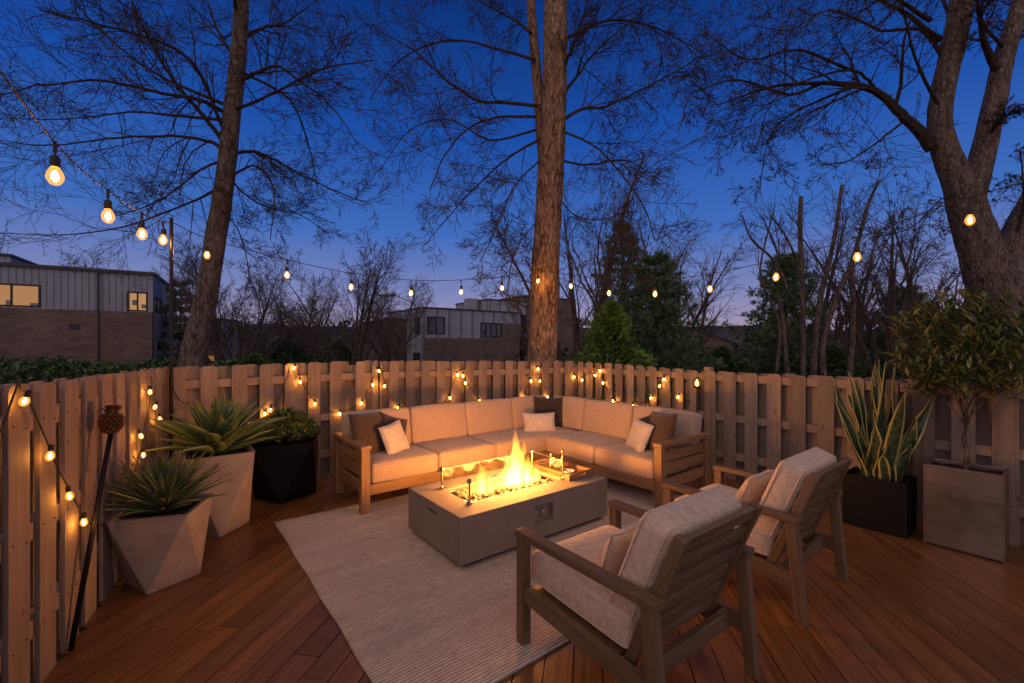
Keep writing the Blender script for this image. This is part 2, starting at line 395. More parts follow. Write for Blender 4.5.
# ================================================================ FENCE
def board(mb,x,w,z0,h,y0,y1):
    c=.02
    mb.prism([(x-w/2,z0),(x+w/2,z0),(x+w/2,h-.032),(x+w/2-.009,h-.012),(x+w/2-c-.008,h),(x-w/2+c+.008,h),(x-w/2+.009,h-.012),(x-w/2,h-.032)],y0,y1)
def fence(i,h0,h1,pitch,bw,label,back=True,post_start=True,tall=0,rails=(.27,.73,1.22),s0=0.0):
    a,b=FN[i],FN[i+1]; d=b-a; L=d.length; ang=math.atan2(d.y,d.x)
    t=thing('privacy_fence',label,'fence',(a.x,a.y,0),ang,'board fence panels round the deck')
    H=lambda x:h0+(h1-h0)*x/L
    fm=MB(); bm=MB(); x=s0+bw/2+.01
    while x<L-bw*.3:
        w=bw*R.uniform(.965,1.03); h=H(x)+R.uniform(-.007,.007)
        board(fm,x+R.uniform(-.006,.006),w,-.05,h,-.02,0.0)
        if back: board(bm,x+pitch/2+R.uniform(-.006,.006),w,-.05,H(x)+R.uniform(-.012,.004),.061,.080)
        x+=pitch
    nm=MB()
    x=s0+bw/2+.01
    while x<L-bw*.3:
        for z in rails:
            for dx in (-.3,.3):
                nm.lathe([(.0055,0),(.005,.0025),(.002,.0035)],6,(x+dx*bw+R.uniform(-.006,.006),-.0205,z+R.uniform(-.015,.015)),Matrix.Rotation(PI/2,3,'X'))
        x+=pitch
    nf=len(fm.f); fm.add(nm.v,nm.f,nm.g); fb=fm.build('front_boards',M['fence'],t,bevel=.003,seg=1); fb.data.materials.append(M['nail'])
    for p in fb.data.polygons[nf:]: p.material_index=1

    if back: bm.build('back_boards',M['fence'],t,bevel=.003,seg=1)
    for z in rails:
        r=MB(); q=.042
        r.prism([(.0,z-q),(L,z-q),(L,z+q),(.0,z+q)],.001,.060); r.build('rail',M['fence'],t,bevel=.003,seg=1)
    nposts=max(1,int(L/2.2)); 
    for j in range(nposts+1):
        xx=L*j/nposts; p=MB(); 
        hh=H(xx)-.06+(tall if j==0 else 0)
        p.bb(xx-.045,xx+.045,.082,.17,-.44,hh)
        p.build('post',M['fence'],t,bevel=.004,seg=1)
    return t
fence(0,1.455,1.40,.262,.168,'weathered tan board fence running from the near corner past the leaning torch',rails=(.28,.74,1.25))
fence(1,1.40,1.418,.270,.146,'tan board fence panel behind the big agave and the black shrub planter')
fence(2,1.420,1.366,.218,.122,'long tan board fence behind the left run of the sofa, centre of the terrace')
fence(3,1.366,1.295,.200,.115,'tan board fence behind the right run of the sofa, up to the taller post')
fence(4,1.300,1.29,.250,.146,'shadowed tan board fence behind the snake plant and the topiary',tall=.1)

def ray_fence(px,py,i,off=.035):     # where that line of sight meets the fence face
    a,b=FN[i],FN[i+1]; d=(b-a).normalized(); n=Vector((-d.y,d.x,0))          # n points outward
    r=Vector(((px-512)/F,1,(HZ-py)/F)); o=Vector((0,0,CAM_H)); q=a-n*(off+.02)
    k=(q-o).dot(n)/r.dot(n); return o+r*k

# ================================================================ STRING LIGHTS
def hang_bulb(root,p,tilt=Vector((0,0,-1)),size=1.0,mat='bulb',drop=.075):
    """p = middle of the glass; socket above it"""
    rot=Vector((0,0,-1)).rotation_difference(tilt.normalized()).to_matrix()
    s=size
    g=MB(); g.lathe([(.004*s,-.044*s),(.018*s,-.038*s),(.030*s,-.018*s),(.032*s,.0),(.027*s,.018*s),(.017*s,.036*s),(.014*s,.044*s)],10,p,rot)
    b=g.build('bulb',M[mat+'_glass'],root,smooth=True)
    f=MB(); f.lathe([(.003*s,-.026*s),(.012*s,-.015*s),(.0135*s,.0),(.009*s,.016*s),(.003*s,.024*s)],6,p,rot); f.build('filament',M[mat],b,smooth=True)
    k=MB(); k.lathe([(.017*s,.040*s),(.019*s,.046*s),(.019*s,.085*s),(.012*s,.094*s),(.004*s,.10*s)],8,p,rot)
    k.build('socket',M['cord'],b,smooth=False)
    return p-tilt.normalized()*.10*s
def string_light(label,anchors,bulbs,r=.0045,size=1.0,drop=.19):
    t=thing('string_light',label,'string lights',(0,0,0),0,'string lights hung over the terrace')
    tops=[b+Vector((0,0,drop)) for b in bulbs]
    path=[anchors[0]]+tops+[anchors[1]]
    c=MB(); c.tube(catmull(path,6),r,5); c.build('cord',M['cord'],t,smooth=True)
    for b,tp in zip(bulbs,tops):
        w=hang_bulb(t,b,Vector((R.uniform(-.06,.06),R.uniform(-.06,.06),-1)),size)
        k=MB(); k.tube([tp,(tp+w)/2,w],.0035,5); k.tube([tp+Vector((0,0,.008)),tp-Vector((0,0,.05))],.009,6); k.build('drop_wire',M['cord'],t)
    return t
PT=Vector((-3.27,4.25,2.80))
string_light('near string of four hanging bulbs above the left fence, running up to the tall pole',
   [Vector((-1.55,.95,2.80)),PT], [at(55,176,2.263),at(108,216,2.93),at(142,234,3.6),at(163,240,4.15)],size=1.12,drop=.17)
TR=Vector((.45,7.60,2.93))
string_light('string of bulbs hanging from the tall pole to the central tree trunk',
   [PT,TR+Vector((0,0,.02))],[at(207,255,4.72),at(287,275,5.25),at(351,287,5.72),at(411,293,6.15),at(461,292,6.6),at(502,288,7.0)],drop=.18)
line=lambda t:Vector((.45+.614*t,7.65-.789*t,0))
bl=[(537,281,.0),(571,286,.79),(609,293,1.557),(655,294,2.325),(710,289,3.07),(776,277,3.79),(857,257,4.485),(970,220,5.217)]
string_light('string of bulbs hanging from the central tree over the right fence',
   [TR+Vector((.0,-.02,.0)),Vector((4.55,2.75,2.98))],[Vector((line(t).x,line(t).y,CAM_H+(HZ-py)/F*line(t).y)) for px,py,t in bl],drop=.18)
pole=MB(); pole.tube([(-3.27,4.25,0),(-3.27,4.25,1.3),(-3.268,4.25,2.84)],[.018,.017,.015],8); pole.lathe([(.035,0),(.035,.012),(.02,.02)],10,(-3.27,4.25,.001))
tag(pole.build('light_pole',M['black'],smooth=False),'tall thin dark pole at the left fence corner holding up string lights','pole')
pole=MB(); q=ray_fence(379,372,2,.03); pole.tube([(q.x,q.y,0),(q.x,q.y,1.47)],.011,8)
tag(pole.build('light_stake',M['black'],smooth=False),'thin dark stake against the fence behind the sofa between lit bulbs','pole')

def fairy(label,path,i_of,bulbs):
    t=thing('fairy_lights',label,'fairy lights',(0,0,0),0,'fairy lights swagged along the fence')
    P=[ray_fence(x,y,i_of(x)) for x,y in path]
    c=MB(); c.tube(catmull(P,5),.0042,5); c.build('cord',M['cord'],t,smooth=True)
    for x,y in bulbs:
        p=ray_fence(x,y,i_of(x),.046)
        hang_bulb(t,p,Vector((R.uniform(-.5,.5),R.uniform(-.3,.1),-1)),.62 if i_of(x)>0 else .55,'mini')
    return t
fairy('black cord of small lit bulbs zigzagging down the near left fence boards',
  [(-14,446),(2,428),(11,402),(17,386),(18,378),(21,390),(27,397),(38,420),(50,449),(58,468),(70,491),(78,506),(85,518),(100,526),(122,505),(140,452),(143,436),(146,420),(150,400),(152,384),(151,377)],
  lambda x:0,[(24.5,401),(50,456),(69.5,496),(84,522),(143.5,455),(141,436),(160,419),(155,407),(150,392)])
fairy('fairy lights swagged behind the agave, the black planter and the left run of sofa',
  [(169,371),(172,384),(180,400),(205,412),(240,420),(262,414),(275,404),(286,380),(291,364),(296,366),(303,384),(315,402),(328,410),(340,413),(352,408),(362,400),(371,384),(377,369),(381,369),(386,386),(397,406),(410,416),(428,416),(444,402),(453,385),(458,371),(463,374),(468,384),(479,399),(495,412),(512,409),(522,396),(530,381),(536,367),(540,368),(543,383),(549,396),(558,407)],
  lambda x:1 if x<355 else 2,
  [(265,414),(270,410),(294,368),(300,382),(315,404),(339.5,414),(361,403.5),(373,385),(379,371),(384.5,386),(397.5,408),(450,398),(457.6,375),(463,376),(465.5,383),(479.5,401),(524,397),(531,381),(538,369),(540,381),(547.5,397),(436,412)])
fairy('fairy lights zigzagging behind the right run of sofa near the lit torch',
  [(567,405),(576,392),(582,378),(590,372),(598,366),(601,371),(604,382),(612,399),(619,404),(633,405),(644,402),(651,396),(658,386),(664,374),(668,380),(678,395),(690,402)],
  lambda x:3,[(582,380),(595,375.5),(600,371),(603,383),(613,401),(619,404),(633,406),(651,398),(659.5,386),(663.5,379.5),(678,397),(574,377)])

# ================================================================ FIRE TABLE
ft=thing('fire_table','rectangular grey concrete fire table with open flames burning in its glass guard','fire table',(T.x,T.y,0),A_U)
mb=MB(); mb.bb(-.79,.79,-.432,.432,.05,.39); body=mb.build('table_body',M['concrete'],ft)
def cutter(x0,x1,y0,y1,z0,z1):
    c=MB(); c.bb(x0,x1,y0,y1,z0,z1); return c.build('cutter',None,ft)
cs=[cutter(-.57,.42,-.195,.195,.33,.5),cutter(-.9,-.745,-.075,.085,.30,.325),cutter(-.095,.109,-.6,-.375,.172,.318)]
cut(body,cs)
m=body.modifiers.new('bevel','BEVEL'); m.width=.007; m.segments=2; m.limit_method='ANGLE'
mb=MB(); mb.bb(-.74,.74,-.38,.38,.012,.055); mb.build('plinth',M['dark'],ft)
mb=MB()
for x0,x1,y0,y1 in ((-.57,.42,-.195,-.165),(-.57,.42,.165,.195),(-.57,-.54,-.165,.165),(.39,.42,-.165,.165)): mb.bb(x0,x1,y0,y1,.334,.372)
mb.build('burner_rim',M['chrome'],ft,bevel=.002)
mb=MB(); mb.bb(-.54,.39,-.165,.165,.331,.338); mb.build('burner_pan',M['black'],ft)
mb=MB(); mb.lathe([(.02,0),(.024,.004),(.024,.022),(.02,.026)],12,(.03,-.376,.24),Matrix.Rotation(PI/2,3,'X')); mb.bb(-.06,-.02,-.385,-.374,.22,.26)
mb.build('control_knob',M['chrome'],ft)
mb=MB()
for i in range(430):
    r=R.uniform(.011,.020); x=R.uniform(-.53,.38); y=R.uniform(-.155,.155); z=.345+R.uniform(0,.022)
    rt=Matrix.Rotation(R.uniform(0,6),3,Vector((R.random(),R.random(),R.random()+.1)).normalized())
    mb.lathe([(r*.5,-r*.8),(r*R.uniform(.85,1.1),-r*.2),(r*R.uniform(.8,1.05),r*.3),(r*.45,r*.8)],6,(x,y,z),rt)
gb=mb.build('fire_pebbles',speck('fire glass pebbles',(.10,.085,.06),(.24,.20,.15),20,.3,.1),ft); gb['kind']='stuff'
gx0,gx1,gy0,gy1=-.585,.425,-.225,.215
for x0,x1,y0,y1 in ((gx0,gx0+.005,gy0,gy1),(gx1-.005,gx1,gy0,gy1),(gx0+.008,gx1-.008,gy1-.005,gy1),(gx0+.008,gx1-.008,gy0,gy0+.005)):
    g=MB(); g.bb(x0,x1,y0,y1,.394,.565); gp_=g.build('glass_panel',M['glass'],ft)
    e=MB(); e.bb(x0,x1,y0,y1,.5651,.5668)
    if x1-x0>.1: e.bb(x0-.0022,x0-.0002,y0,y1,.394,.5668); e.bb(x1+.0002,x1+.0022,y0,y1,.394,.5668)
    e.build('glass_edge',M['glassedge'],gp_)
for x in (gx0+.002,gx1-.002):
    for y in (gy0+.002,gy1-.002):
        g=MB(); g.lathe([(.026,0),(.026,.012),(.012,.016),(.008,.03),(.008,.15),(.016,.155),(.020,.165),(.020,.185),(.013,.19)],12,(x,y,.3905)); g.build('corner_clamp',M['chrome'],ft,smooth=False)
# flames: thin shelled tongues of glowing gas
def flame_mat(name,c,s):
    m=bpy.data.materials.new(name); m.use_nodes=True; nt=m.node_tree; nt.nodes.remove(nt.nodes['Principled BSDF'])
    e=nd(nt,'ShaderNodeEmission',Strength=s); e.inputs['Color'].default_value=(*c,1)
    lk(nt,e.outputs[0],nt.nodes['Material Output'].inputs['Volume']); return m
M['flame']=flame_mat('flame gas',(1,.29,.024),28.)
M['flame_core']=flame_mat('hot flame gas',(1,.46,.09),42.)
def tongue(x,y,h,r,mat,lean=0,seed=0):
    g=MB(); n=16; k=18; rings=[]
    for i in range(n+1):
        t=i/n; w=r*1.25*(math.sin(PI*min(1,t*1.15+.10))**.8*.35+(1-t)**1.25*.85)
        w=max(w,.0012)
        cx=x+lean*t*h+mnoise.noise(Vector((seed*3.1,t*2.6,0)))*.10*t*h*2.6; cy=y+mnoise.noise(Vector((seed*5.7,t*2.6,7)))*.06*t*h*2
        ring=[]
        for j in range(k):
            a=2*PI*j/k; ww=w*(1+.28*mnoise.noise(Vector((math.cos(a)*1.3+seed,math.sin(a)*1.3,t*3.2)))*min(1,3*t))
            ring.append((cx+ww*math.cos(a),cy+ww*.8*math.sin(a),.352+t*h))
        rings.append(ring)
    g.loft(rings); return g.build('flame',M[mat],ft,smooth=True)
fl=[(-.45,.01,.08,.024,.1),(-.39,.03,.12,.028,-.1),(-.34,-.03,.18,.032,.12),(-.30,.03,.28,.040,-.05),(-.25,-.02,.18,.030,.05),(-.20,.03,.12,.028,.1),
    (-.10,.03,.22,.036,.15),(-.05,-.03,.35,.042,-.12),(.0,.02,.48,.048,.06),(.045,-.01,.60,.054,-.03),(.09,.03,.41,.042,.12),(.13,-.04,.38,.038,-.06),(.18,.0,.25,.038,.1),(.22,.03,.29,.034,-.08),(.27,-.02,.19,.034,.1),(.32,.03,.13,.028,-.1),(.01,-.06,.22,.036,.2),(.16,-.06,.18,.032,.2)]
for i,(x,y,h,r,l) in enumerate(fl):
    h=h*(1.0 if h>.5 else 1.1); tongue(x,y,h,r*1.22,'flame',l,i*1.7)
    if h>.18: tongue(x+.004,y,h*.66,r*.80,'flame_core',l,i*1.7)
def lamp(name,loc,power,color,size,parent=None):
    l=bpy.data.lights.new(name,'POINT'); l.energy=power; l.color=color; l.shadow_soft_size=size
    o=bpy.data.objects.new(name,l); col.objects.link(o); o.location=loc
    if parent: o.parent=parent
    return o
FIRE=41.
for x,y,z,k in ((-.42,.02,.49,.22),(-.30,0,.55,.4),(-.20,.03,.50,.35),(-.10,0,.55,.45),(-.02,.02,.60,.5),(.04,-.02,.68,.40),(.05,.0,.54,.4),(.13,.02,.56,.35),(.21,0,.53,.3),(.28,.01,.49,.25)): lamp('fire_glow',(x,y,z),FIRE*k*.9,(1,.36,.07),.06,ft)

# tray with bottles
tr=thing('serving_tray','wooden serving tray with hand slots on the right end of the fire table','tray',tuple(uv(.585,-.02,.392)),A_U)
mb=MB(); mb.bb(-.16,.16,-.28,.28,0,.012); mb.build('tray_base',M['teak'],tr,bevel=.002)
for a,b in (((-.16,-.146),(-.28,.28)),((.146,.16),(-.28,.28))):
    mb=MB(); mb.bb(a[0],a[1],b[0],b[1],.0125,.055); mb.build('tray_side',M['teak'],tr,bevel=.002)
for s in (-1,1):
    mb=MB(); y0,y1=sorted((s*.28,s*.266))
    mb.bb(-.1455,-.05,y0,y1,.0125,.062); mb.bb(.05,.1455,y0,y1,.0125,.062); mb.bb(-.05,.05,y0,y1,.0125,.028); mb.bb(-.05,.05,y0,y1,.046,.062)
    mb.build('tray_end',M['teak'],tr)
def on_tray(name,label,cat,x,y,parts):
    p=uv(.585+x,-.02+y,.4045); t=thing(name,label,cat,tuple(p),0)
    for nm,prof,mt in parts:
        g=MB(); g.lathe(prof,16); g.build(nm,M[mt],t,smooth=True)
M['brasslow']=plain('satin brass',(.62,.40,.16),.32,1)
on_tray('oil_bottle','slim brass bottle at the far side of the tray, nearest the flames','bottle',-.10,.02,[('bottle_body',[(.018,0),(.022,.004),(.022,.09),(.012,.115),(.010,.15)],'brasslow'),('stopper',[(.012,.151),(.016,.157),(.016,.172),(.006,.182)],'brass')])
on_tray('oil_bottle','taller slim brass bottle with a pointed stopper in the middle of the tray','bottle',.0,-.03,[('bottle_body',[(.017,0),(.021,.004),(.021,.12),(.011,.14),(.009,.175)],'brasslow'),('stopper',[(.011,.176),(.015,.182),(.013,.20),(.003,.212)],'brass')])
on_tray('glass_carafe','clear round shouldered glass decanter beside the brass bottles','decanter',.035,.035,[('carafe_body',[(.02,0),(.034,.004),(.036,.05),(.026,.085),(.011,.105),(.011,.135),(.015,.14)],'amber'),('stopper',[(.009,.141),(.016,.15),(.015,.166),(.004,.172)],'glass')])
on_tray('drinking_glass','low tumbler at the near right corner of the tray','glass',.06,-.13,[('glass_body',[(.028,0),(.032,.003),(.035,.075)],'glass'),('drink',[(.027,.004),(.031,.03)],'amber')])
on_tray('snack_bowl','shallow pale bowl at the near end of the tray','bowl',-.05,-.16,[('bowl_body',[(.02,0),(.025,.004),(.05,.03),(.055,.042),(.051,.042),(.046,.032),(.02,.01)],'palefab')])

# ================================================================ SOFA
so=thing('sectional_sofa','L-shaped teak sectional sofa with thick oatmeal cushions in front of the fence','sofa',tuple(uv(0,0,0)),A_U)
u0,u1,ui,vf,vb,ve=-.975,2.26,1.36,1.06,1.94,-.625
def part(mb,name,mat,**k): return mb.build(name,M[mat],so,**k)
def sofa_arm(pts):          # the two posts, top rail, slats; pts(a,b,c,d) maps across/along to uv box
    for nm,(a0,a1,z0,z1,b0,b1) in pts: 
        g=MB(); g.bb(a0,a1,b0,b1,z0,z1); part(g,nm,'teak',bevel=.005)
sofa_arm([('leg',(u0,u0+.085,0,.615,vf-.005,vf+.075)),('leg',(u0,u0+.085,0,.615,vb-.08,vb)),('arm_rail',(u0-.008,u0+.093,.6155,.655,vf-.012,vb+.006)),
  ('arm_slat',(u0+.028,u0+.05,.46,.56,vf+.076,vb-.081)),('arm_slat',(u0+.028,u0+.05,.34,.445,vf+.076,vb-.081)),('arm_slat',(u0+.022,u0+.056,.19,.29,vf+.076,vb-.081))])
sofa_arm([('leg',(ui-.005,ui+.075,0,.615,ve,ve+.085)),('leg',(u1-.08,u1,0,.615,ve,ve+.085)),('arm_rail',(ui-.012,u1+.006,.6155,.655,ve-.008,ve+.093)),
  ('arm_slat',(ui+.076,u1-.081,.46,.56,ve+.028,ve+.05)),('arm_slat',(ui+.076,u1-.081,.34,.445,ve+.028,ve+.05)),('arm_slat',(ui+.076,u1-.081,.19,.29,ve+.022,ve+.056))])
for nm,a in (('front_rail',(u0+.086,ui+.03,vf,vf+.04,.175,.275)),('front_rail',(ui,ui+.04,ve+.086,vf-.001,.175,.275)),('back_rail',(u0+.086,u1,vb-.045,vb,.175,.275)),('back_rail',(u1-.045,u1,ve+.086,vb-.046,.175,.275)),
   ('seat_deck',(u0+.09,u1-.05,vf+.045,vb-.05,.225,.27)),('seat_deck',(ui+.045,u1-.05,ve+.09,vf+.044,.225,.27)),('leg',(u1-.08,u1,vb-.08,vb,0,.174)),('leg',(.35,.42,vf+.05,vf+.12,0,.224)),('leg',(.35,.42,vb-.12,vb-.05,0,.174))):
    g=MB(); g.bb(*a); part(g,nm,'teak',bevel=.005)
for z in (.36,.50,.64):
    g=MB(); g.bb(u0+.09,u1-.02,vb-.035,vb-.012,z,z+.09); part(g,'back_slat','teak',bevel=.004)
    g=MB(); g.bb(u1-.035,u1-.012,ve+.09,vb-.04,z,z+.09); part(g,'back_slat','teak',bevel=.004)
def ring(c,m,hx,hy,z,r,plane):
    pts=[]
    for (sx,sy) in ((1,1),(-1,1),(-1,-1),(1,-1)):
        for k in range(5):
            an={(1,1):0,(-1,1):PI/2,(-1,-1):PI,(1,-1):1.5*PI}[(sx,sy)]+k*PI/8
            x=sx*(hx-r)+r*math.cos(an); y=sy*(hy-r)+r*math.sin(an)
            q=Vector((x,y,z)) if plane=='z' else Vector((x,z,y)); pts.append(c+m@q)
    return pts+[pts[0]]
def piped(o,c,m,hx,hy,z,plane):
    g=MB()
    g.tube(ring(c,m,hx,hy,z,.034,plane),.005,5,False); g.tube(ring(c,m,hx,hy,-z,.034,plane),.005,5,False); g.build('piping',M['pipe'],o,smooth=True)
def seat(x0,x1,y0,y1,z0=.277,z1=.475):
    g=MB(); g.rbox(((x0+x1)/2,(y0+y1)/2,(z0+z1)/2),(x1-x0-.008,y1-y0-.008,z1-z0),.034,.012,None,.006)
    o=part(g,'seat_cushion','fabric',smooth=True); piped(o,Vector(((x0+x1)/2,(y0+y1)/2,(z0+z1)/2)),Matrix.Identity(3),(x1-x0)/2-.009,(y1-y0)/2-.009,(z1-z0)/2-.022,'z'); return o
sb=1.64; ub=1.97
for a,b in ((u0+.09,-.155),(-.155,.60)): seat(a,b,vf-.02,sb+.05)
seat(.60,u1-.30,vf-.02,sb+.05)
for a,b in ((ve+.09,.235),(.235,vf-.02)): seat(ui-.02,ub+.05,a,b)
def backc(c,L,ang,h=.43,th=.19,lean=.17):
    g=MB(); rt=Matrix.Rotation(ang,3,'Z')@Matrix.Rotation(-lean,3,'X')
    g.rbox((c[0],c[1],.455+h/2-.01),(L-.008,th,h),.036,.018,rt,.007)
    o=part(g,'back_cushion','fabric',smooth=True); piped(o,Vector((c[0],c[1],.455+h/2-.01)),rt,L/2-.010,h/2-.006,th/2-.022,'y'); return o
vm=1.775; um=2.105
for a,b in ((u0+.055,-.17),(-.17,.59),(.59,1.34)): backc(((a+b)/2,vm),b-a,0)
backc((1.66,vm),.64,0)
backc((um,1.34),.64,-PI/2)
for a,b in ((.965,1.0),): pass
for a,b in ((.235,1.02),(ve+.055,.235)): backc((um,(a+b)/2),b-a,-PI/2)

# ---------------------------------------------------------------- throw pillows
def pillow(name,label,c,size,mat,rot,th=.15,group=None):
    w,h=size; n=14; vs=[]; fs=[]; sd=Vector((R.uniform(0,50),R.uniform(0,50),0))
    idx={}
    for s in (1,-1):
        for i in range(n+1):
            for j in range(n+1):
                x=-1+2*i/n; y=-1+2*j/n
                x=math.copysign(abs(x)**.85,x); y=math.copysign(abs(y)**.85,y)
                edge=i in(0,n) or j in(0,n)
                if edge and s<0: idx[(s,i,j)]=idx[(1,i,j)]; continue
                pinch=1-.07*(1-abs(y)**2)*abs(x)**2; pinch2=1-.07*(1-abs(x)**2)*abs(y)**2
                t=th/2*((1-x*x)*(1-y*y))**.42
                p=Vector((x*w/2*pinch,s*t,y*h/2*pinch2)); p+=mnoise.noise_vector(p*7+sd)*.011*(0 if edge else 1)+mnoise.noise_vector(p*2.5+sd)*.012
                idx[(s,i,j)]=len(vs); vs.append(p)
        for i in range(n):
            for j in range(n):
                q=[idx[(s,a,b)] for a,b in ((i,j),(i+1,j),(i+1,j+1),(i,j+1))]
                fs.append(tuple(q if s>0 else q[::-1]))
    off=Vector((R.uniform(0,9),)*3)
    g=MB(); g.add(vs,fs,[p+off for p in vs])
    t=thing(name,label,'pillow',tuple(c),0,group); t.rotation_euler=rot
    o=g.build('pillow_cover',M[mat],t,smooth=True)
    pts=[vs[idx[(1,i,0)]] for i in range(n)]+[vs[idx[(1,n,j)]] for j in range(n)]+[vs[idx[(1,i,n)]] for i in range(n,0,-1)]+[vs[idx[(1,0,j)]] for j in range(n,0,-1)]
    k=MB(); k.tube(pts+[pts[0]],.0045,5,False); k.build('piping',M[mat],t,smooth=True)
    return t
G='throw pillows on the sofa'
def pil(label,u,v,z,size,mat,az,tilt,roll=0,th=.15):
    # az: facing direction within the seating frame (0 faces the left run's front); tilt leans back; roll in its own plane
    m=Matrix.Rotation(A_U+az,4,'Z')@Matrix.Rotation(-tilt,4,'X')@Matrix.Rotation(roll,4,'Y')
    return pillow('throw_pillow',label,uv(u,v,z),size,mat,m.to_euler(),th,G)
pil('dark brown square pillow leaning on the left arm of the sofa',-.74,1.50,.675,(.47,.47),'midfab',.45,.30,.08)
pil('small cream pillow in front of the brown one at the left end of the sofa',-.50,1.40,.615,(.33,.33),'palefab',.42,.36,-.10,.13)
pil('grey brown pillow peeking out behind the small cream one, left end of the sofa',-.44,1.58,.655,(.36,.36),'midfab',.30,.30,.35,.12)
pil('dark brown square pillow standing in the corner of the sofa',1.86,1.53,.675,(.44,.43),'darkfab',-.62,.22,.03)
pil('oblong cream lumbar pillow in front of the dark corner pillow',1.50,1.32,.585,(.44,.27),'palefab',-.50,.28,-.02,.12)
pil('small cream pillow at the right end of the sofa',1.66,-.14,.615,(.34,.34),'palefab',-PI/2-.35,.36,.12,.13)
pil('brown pillow leaning on the right arm of the sofa',1.74,-.35,.675,(.46,.46),'midfab',-PI/2-.45,.30,-.10)
pil('grey brown pillow peeking out between two others, right end of the sofa',1.86,-.10,.65,(.34,.34),'midfab',-PI/2-.2,.28,-.4,.11)

# ================================================================ ARMCHAIRS
def make_chair():
    t=thing('armchair','x','armchair',(0,0,0),0,'teak armchairs facing the fire table')
    def p(mb,name,mat='chairwood',**k): return mb.build(name,M[mat],t,**k)
    for s in (-1,1):
        x=s*.375
        g=MB(); g.bb(x-.0275,x+.0275,.372,.43,0,.575); p(g,'leg',bevel=.004)
        g=MB(); g.bar((x,-.452,0),(x,-.40,.575),.052,.058,Vector((1,0,0))); p(g,'leg',bevel=.004)
        g=MB(); g.bb(x-.034,x+.034,-.445,.438,.5755,.612); p(g,'armrest',bevel=.005)
        g=MB(); g.bar((x,.371,.285),(x,-.405,.235),.04,.085,Vector((1,0,0))); p(g,'side_rail',bevel=.004)
        g=MB(); g.bar((s*.308,-.24,.215),(s*.308,-.50,.862),.034,.05,Vector((1,0,0))); p(g,'back_stile',bevel=.004)
    g=MB(); g.bb(-.347,.347,.34,.375,.215,.30); p(g,'front_rail',bevel=.004)
    g=MB(); g.bar((-.352,-.33,.235),(.352,-.33,.235),.035,.085,Vector((0,1,0))); p(g,'rear_rail',bevel=.004)
    g=MB(); g.box((0,.06,.278),(.69,.55,.02),Matrix.Rotation(.064,3,'X')); p(g,'seat_board')
    a=Vector((0,-.24,.215)); b=Vector((0,-.50,.862)); d=(b-a); 
    up=d.normalized()
    for i in range(6):
        c=a+d*(.15+.158*i); w=.064
        g=MB(); m=Matrix((Vector((1,0,0)),Vector((1,0,0)).cross(up)*-1,up)).transposed()
        g.box(c,(.58,.024,w),m); p(g,'back_slat',bevel=.003)
    g=MB(); m=Matrix.Rotation(.06,3,'X')
    g.rbox((0,.075,.385),(.655,.68,.17),.036,.012,m,.004); sc_=p(g,'seat_cushion','chairfab',smooth=True)
    g=MB(); lean=math.atan2(.26,.647); m=Matrix.Rotation(lean,3,'X')
    off=Vector((0,math.cos(lean),math.sin(lean)))
    c=a+d*.60+off*.118+Vector((0,0,.0))
    g.rbox(c,(.625,.165,.51),.040,.015,m,.004); bc=p(g,'back_cushion','chairfab',smooth=True)
    def ring(c,m,hx,hy,z,r,plane):
        pts=[]
        for (sx,sy) in ((1,1),(-1,1),(-1,-1),(1,-1)):
            for k in range(5):
                an={(1,1):0,(-1,1):PI/2,(-1,-1):PI,(1,-1):1.5*PI}[(sx,sy)]+k*PI/8
                x=sx*(hx-r)+r*math.cos(an); y=sy*(hy-r)+r*math.sin(an)
                q=Vector((x,y,z)) if plane=='z' else Vector((x,z,y)); pts.append(c+m@q)
        return pts+[pts[0]]
    for z in (-.058,.06):
        g=MB(); g.tube(ring(Vector((0,.075,.385)),Matrix.Rotation(.06,3,'X'),.331,.344,z,.045,'z'),.0045,5,False); g.build('piping',M['chairfab'],sc_,smooth=True)
    for z in (-.058,.058):
        g=MB(); g.tube(ring(c,Matrix.Rotation(lean,3,'X'),.316,.258,z,.05,'y'),.0045,5,False); g.build('piping',M['chairfab'],bc,smooth=True)
    return t
ch=make_chair(); ch.location=(.603,2.294,0); ch.rotation_euler=(0,0,math.radians(37.0))
ch['label']='nearer slatted teak armchair seen from behind, its front leg on the rug'
c2=copy_tree(ch); c2.location=(1.686,3.146,0); c2.rotation_euler=(0,0,math.radians(38.8))
c2['label']='farther slatted teak armchair seen from behind, beside the black snake plant planter'
def chair_pillow(chair,label,x,y,z,roll):
    m=Matrix.Translation(chair.location)@chair.rotation_euler.to_matrix().to_4x4()
    rt=m@Matrix.Translation((x,y,z-.02))@Matrix.Rotation(.40,4,'X')@Matrix.Rotation(PI,4,'Z')@Matrix.Rotation(roll,4,'Y')
    pillow('lumbar_pillow',label,rt.to_translation(),(.46,.29),'chairfab',rt.to_euler(),.13,'lumbar pillows on the armchairs')
chair_pillow(ch,'greige lumbar pillow on the seat of the nearer armchair',0,-.035,.60,.03)
chair_pillow(c2,'greige lumbar pillow on the seat of the farther armchair',0,-.035,.60,-.04)

